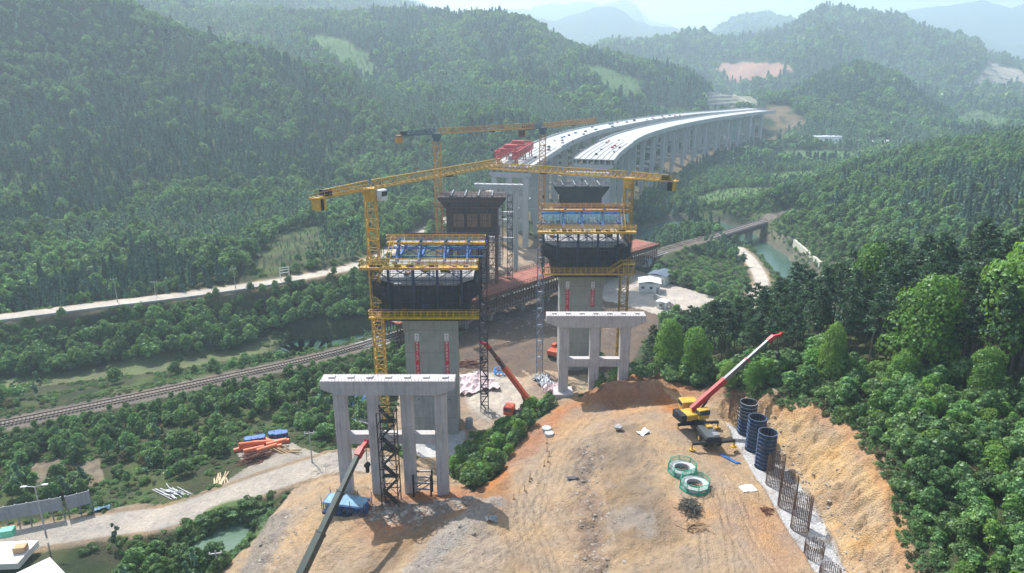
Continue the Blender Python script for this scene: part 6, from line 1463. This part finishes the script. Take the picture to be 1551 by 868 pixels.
def cabin(px, py, label, sx, sy, h, m, rm, rz=0, over=.35, pitch=.35):
    x, y, z = hit(px, py); t = thing('site_cabin', label, 'cabin', (x, y, z-.1), rz)
    MB().box(0, 0, h/2, sx, sy, h).build('wall', m, t)
    MB().extr([(-sx/2-over, h), (0, h+pitch*sx/4+.05), (sx/2+over, h), (sx/2+over, h+.1), (0, h+pitch*sx/4+.17), (-sx/2-over, h+.1)][::-1], -sy/2-over, sy/2+over).build('roof', rm, t)
    for k in range(max(1, int(sx/2.5))):
        xx = -sx/2+1.2+k*2.5; f = MB().box(xx, -sy/2-.02, h*.55, 1.0, .06, .9).build('window', WHT, t); MB().box(xx, -sy/2-.06, h*.55, .85, .04, .75).build('pane', GLASS, f)
    MB().box(sx/2-.7, -sy/2-.03, 1.0, .85, .06, 2.0).build('door', GREYS, t); return t
cabin(983, 440, 'white site shed with pale blue and white sheet roof beside the cream yard', 6.4, 5.5, 3.2, WHT, ROOFW, radians(-10))
cabin(1000, 428, 'longer dark roofed shed behind the white shed', 5.5, 7, 3.2, WHT, mat('dark_roof', (.10, .13, .17), .6), radians(-35))
cabin(978, 404, 'small shed with a blue roof by the railway', 3.4, 3.2, 2.4, WHT, ROOFB, radians(-25)); cabin(1003, 466, 'tiny white roofed hut beyond the yard wall', 2.6, 2.4, 2.0, WHT, ROOFW, radians(-30))
# boundary wall of the yard
w0 = hit(990, 452); w1 = hit(1032, 476); t = thing('yard_wall', 'long pale boundary wall along the right side of the yard', 'wall', w0, 0); d = Vector((w1[0]-w0[0], w1[1]-w0[1], w1[2]-w0[2])); n = 7
for i in range(n): a = d*(i/n); b = d*((i+.97)/n); MB().beam((a.x, a.y, a.z+.8), (b.x, b.y, b.z+.8), .25, 1.8).build('panel', CONC_L, t)
# retaining wall beyond the river
w0 = at(1203, 368, -65); w1 = at(1243, 403, -65.5); t = thing('retaining_wall', 'pale retaining wall along the far bank of the river', 'wall', w0, 0); d = Vector(w1)-Vector(w0)
for i in range(8): a = d*(i/8); b = d*((i+.98)/8); MB().beam((a.x, a.y, a.z-.4), (b.x, b.y, b.z-.4), .9, 3.6).build('panel', mat('pale_stone', (.52, .50, .40), .9, var=.2), t)
# grey panel fence at lower left
f0 = at(-60, 806, -62.5); f1 = at(97, 778, -62.5); f2 = at(104, 777, -62.5); f3 = at(139, 768, -62.5)
GP = mat('grey_fence_panel', (.30, .31, .33), .7, var=.12, scale=.8, streak=.2)
for (a, b, n, lab) in ((f0, f1, 9, 'long grey panel fence beside the road at the lower left'), (f2, f3, 2, 'short grey panel fence section on posts, right of the long one')):
    t = thing('panel_fence', lab, 'fence', a, 0); d = Vector(b)-Vector(a)
    for i in range(n): p = d*(i/n); q = d*((i+.97)/n); MB().beam((p.x, p.y, 1.75), (q.x, q.y, 1.75), .1, 2.1).build('panel', GP, t)
    for i in range(n+1): p = d*(i/n); MB().beam((p.x, p.y, -1.2), (p.x, p.y, 2.9), .14).build('post', GREYS, t)
# street lamp and poles
def lamp(px, py, zg, h, label, arm=True):
    x, y, _ = at(px, py, zg); t = thing('street_lamp' if arm else 'utility_pole', label, 'street lamp' if arm else 'pole', (x, y, zg), .2)
    MB().tube((0, 0, 0), (0, 0, h), .13, 8, .07).build('pole', CONC_L if arm else CONC_G, t)
    if arm:
        for s in (-1, 1): MB().beam((0, 0, h), (s*1.1, 0, h+.25), .09).build('arm', GREYS, t); MB().box(s*1.3, 0, h+.24, .7, .3, .12).build('lamp_head', WHT, t)
    else:
        MB().beam((-.8, 0, h-.4), (.8, 0, h-.4), .1).build('cross_arm', GREYS, t)
        for s in (-.7, 0, .7): MB().tube((s, 0, h-.35), (s, 0, h-.1), .06, 6).build('insulator', WHT, t)
    return t
lamp(71, 815, -62.5, 8.2, 'tall pale street lamp with two heads beside the grey fence')
lamp(474, 712, -61, 7.0, 'thin grey pole standing left of the near left portal pier', False); lamp(178, 457, -58, 6.5, 'thin pole beside the valley road, left one', False); lamp(357, 437, -58, 6.0, 'thin pole beside the valley road, right one', False); lamp(236, 447, -58, 4.0, 'short pole beside the valley road between the two tall ones', False)
lamp(331, 868, -62, 3.4, 'dark short pole at the lower edge by the pond', False)
lamp(1124, 402, -67.3, 5.2, 'pale pole beside the sandy river road', False); lamp(1218, 500, -43, 4, 'small pole among the shrubs', False) if False else None
x, y, z = hit(432, 424); t = thing('road_gantry', 'pale ladder like sign gantry over the valley road', 'gantry', at(432, 424, -58), .6)
for a in (-1.3, 1.3): MB().beam((a, 0, 0), (a, 0, 3.8), .18).build('post', WHT, t)
for zz in (2.2, 3.0, 3.7): MB().beam((-1.3, 0, zz), (1.3, 0, zz), .14).build('bar', WHT, t)
# buildings at the lower left corner
BW = mat('bright_roof_sheet', (.70, .66, .62), .6, var=.06)
x, y, _ = at(2, 925, -60); t = thing('pale_building', 'pale flat roofed building cut by the lower left corner', 'building', (x, y, -61.5), radians(-38))
MB().box(0, 0, 1.6, 5, 12, 3.2).build('wall', mat('grey_wall', (.35, .34, .33), .9), t); MB().box(0, 0, 3.3, 5.8, 12.8, .25).build('roof', BW, t)
for k in range(3): f = MB().box(2.52, -4+k*3.5, 1.7, .06, 1.4, 1.1).build('window', WHT, t); MB().box(2.56, -4+k*3.5, 1.7, .04, 1.2, .9).build('pane', GLASS, f)
x, y, _ = at(-5, 838, -61.5); t = thing('terrace_slab', 'pale concrete forecourt beside the lower left building', 'forecourt', (x, y, -61.9), radians(4)); MB().box(-1.5, 0, 0, 11, 4.6, .9).build('slab', BW, t)
box_thing('green_container', 17, 828, (1.7, 1.3, 1.0), mat('green_plastic', (.10, .42, .28), .5), 'light green box on the pale forecourt at lower left', 'container', .3).location.z = -61.4
box_thing('orange_crate', 36, 850, (1.5, 1.2, .8), mat('tan_cardboard', (.55, .34, .18), .8), 'tan orange crate beside the pale building at lower left', 'crate', .2).location.z = -61.4
# valley road parapet
pr = [p for p in LROAD if -128 < p[0] < -60]; t = thing('road_parapet', 'long pale concrete parapet along the near edge of the valley road', 'parapet', (pr[0][0], pr[0][1], -58), 0)
Lf, Rt = ribbon(pr, 3.1)
for a, b in zip(Rt[:-1], Rt[1:]): MB().beam((a[0]-pr[0][0], a[1]-pr[0][1], .15), (b[0]-pr[0][0], b[1]-pr[0][1], .15), .3, .5).build('segment', CONC_W, t)
# far hamlet and cut slope
for px, py, s, lab in ((1252, 214, 14, 'long low white building beside the far road'), (1205, 217, 7, 'small white building left of the long one on the far road'), (1400, 147, 9, 'small white house on the far hillside')):
    x, y, z = hit(px, py); t = thing('far_building', lab, 'building', (x, y, z), .1); MB().box(0, 0, 2, s*1.6, 8, 4).build('wall', WHT, t); MB().box(0, 0, 4.1, s*1.6+1, 9, .3).build('roof', ROOFW, t)
def terraces(label, rows, m, wd=1.0):
    p0 = hit(*rows[0][0]); t = thing('terraced_cut', label, 'cut slope', p0, 0)
    for r in rows:
        P = [Vector(hit(r[0][0]+(r[1][0]-r[0][0])*k/5, r[0][1]+(r[1][1]-r[0][1])*k/5))-Vector(p0) for k in range(6)]; mb = MB()
        for a, b in zip(P[:-1], P[1:]): mb.beam(a+Vector((0, 0, .5)), b+Vector((0, 0, .5)), wd, 1.2)
        mb.build('berm', m, t)
terraces('terraced cut slope above the far end of the viaduct', [((1072, 143), (1098, 142)), ((1071, 148), (1108, 147)), ((1070, 154), (1116, 152)), ((1069, 160), (1128, 158)), ((1070, 143), (1067, 165)), ((1100, 140), (1150, 163))], CONC_L)
terraces('pale terraced cut slope at the far right', [((1500, 98), (1555, 118)), ((1496, 104), (1555, 124)), ((1490, 112), (1555, 130)), ((1478, 122), (1555, 134))], CONC_L, 2)
x0 = hit(1478, 139); x1 = hit(1556, 136); t = thing('far_road_bridge', 'thin white road bridge far away at the right edge', 'bridge', x0, 0); d = Vector(x1)-Vector(x0); MB().beam((0, 0, 5), d+Vector((0, 0, 5)), 9, 2.5).build('deck', CONC_W, t)
for k in range(4): p = d*(k+.5)/4; MB().beam(p-Vector((0, 0, 8)), p+Vector((0, 0, 4)), 3).build('pier', CONC_B, t)
# green netted pier by the far end of the viaduct
x, y, z = hit(1096, 218); t = thing('netted_pier', 'tall pier wrapped in pale green netting near the far end of the viaduct', 'bridge pier', (x, y, z), 0)
for a in (-7, 7): MB().beam((a, 0, 0), (a, 0, -36-z), 3.2).build('leg', mat('green_netting', (.22, .42, .36), .8, var=.25), t)
for f_ in (.35, .7): MB().beam((-6, 0, (-38-z)*f_), (6, 0, (-38-z)*f_), 2).build('cross_beam', CONC_B, t)
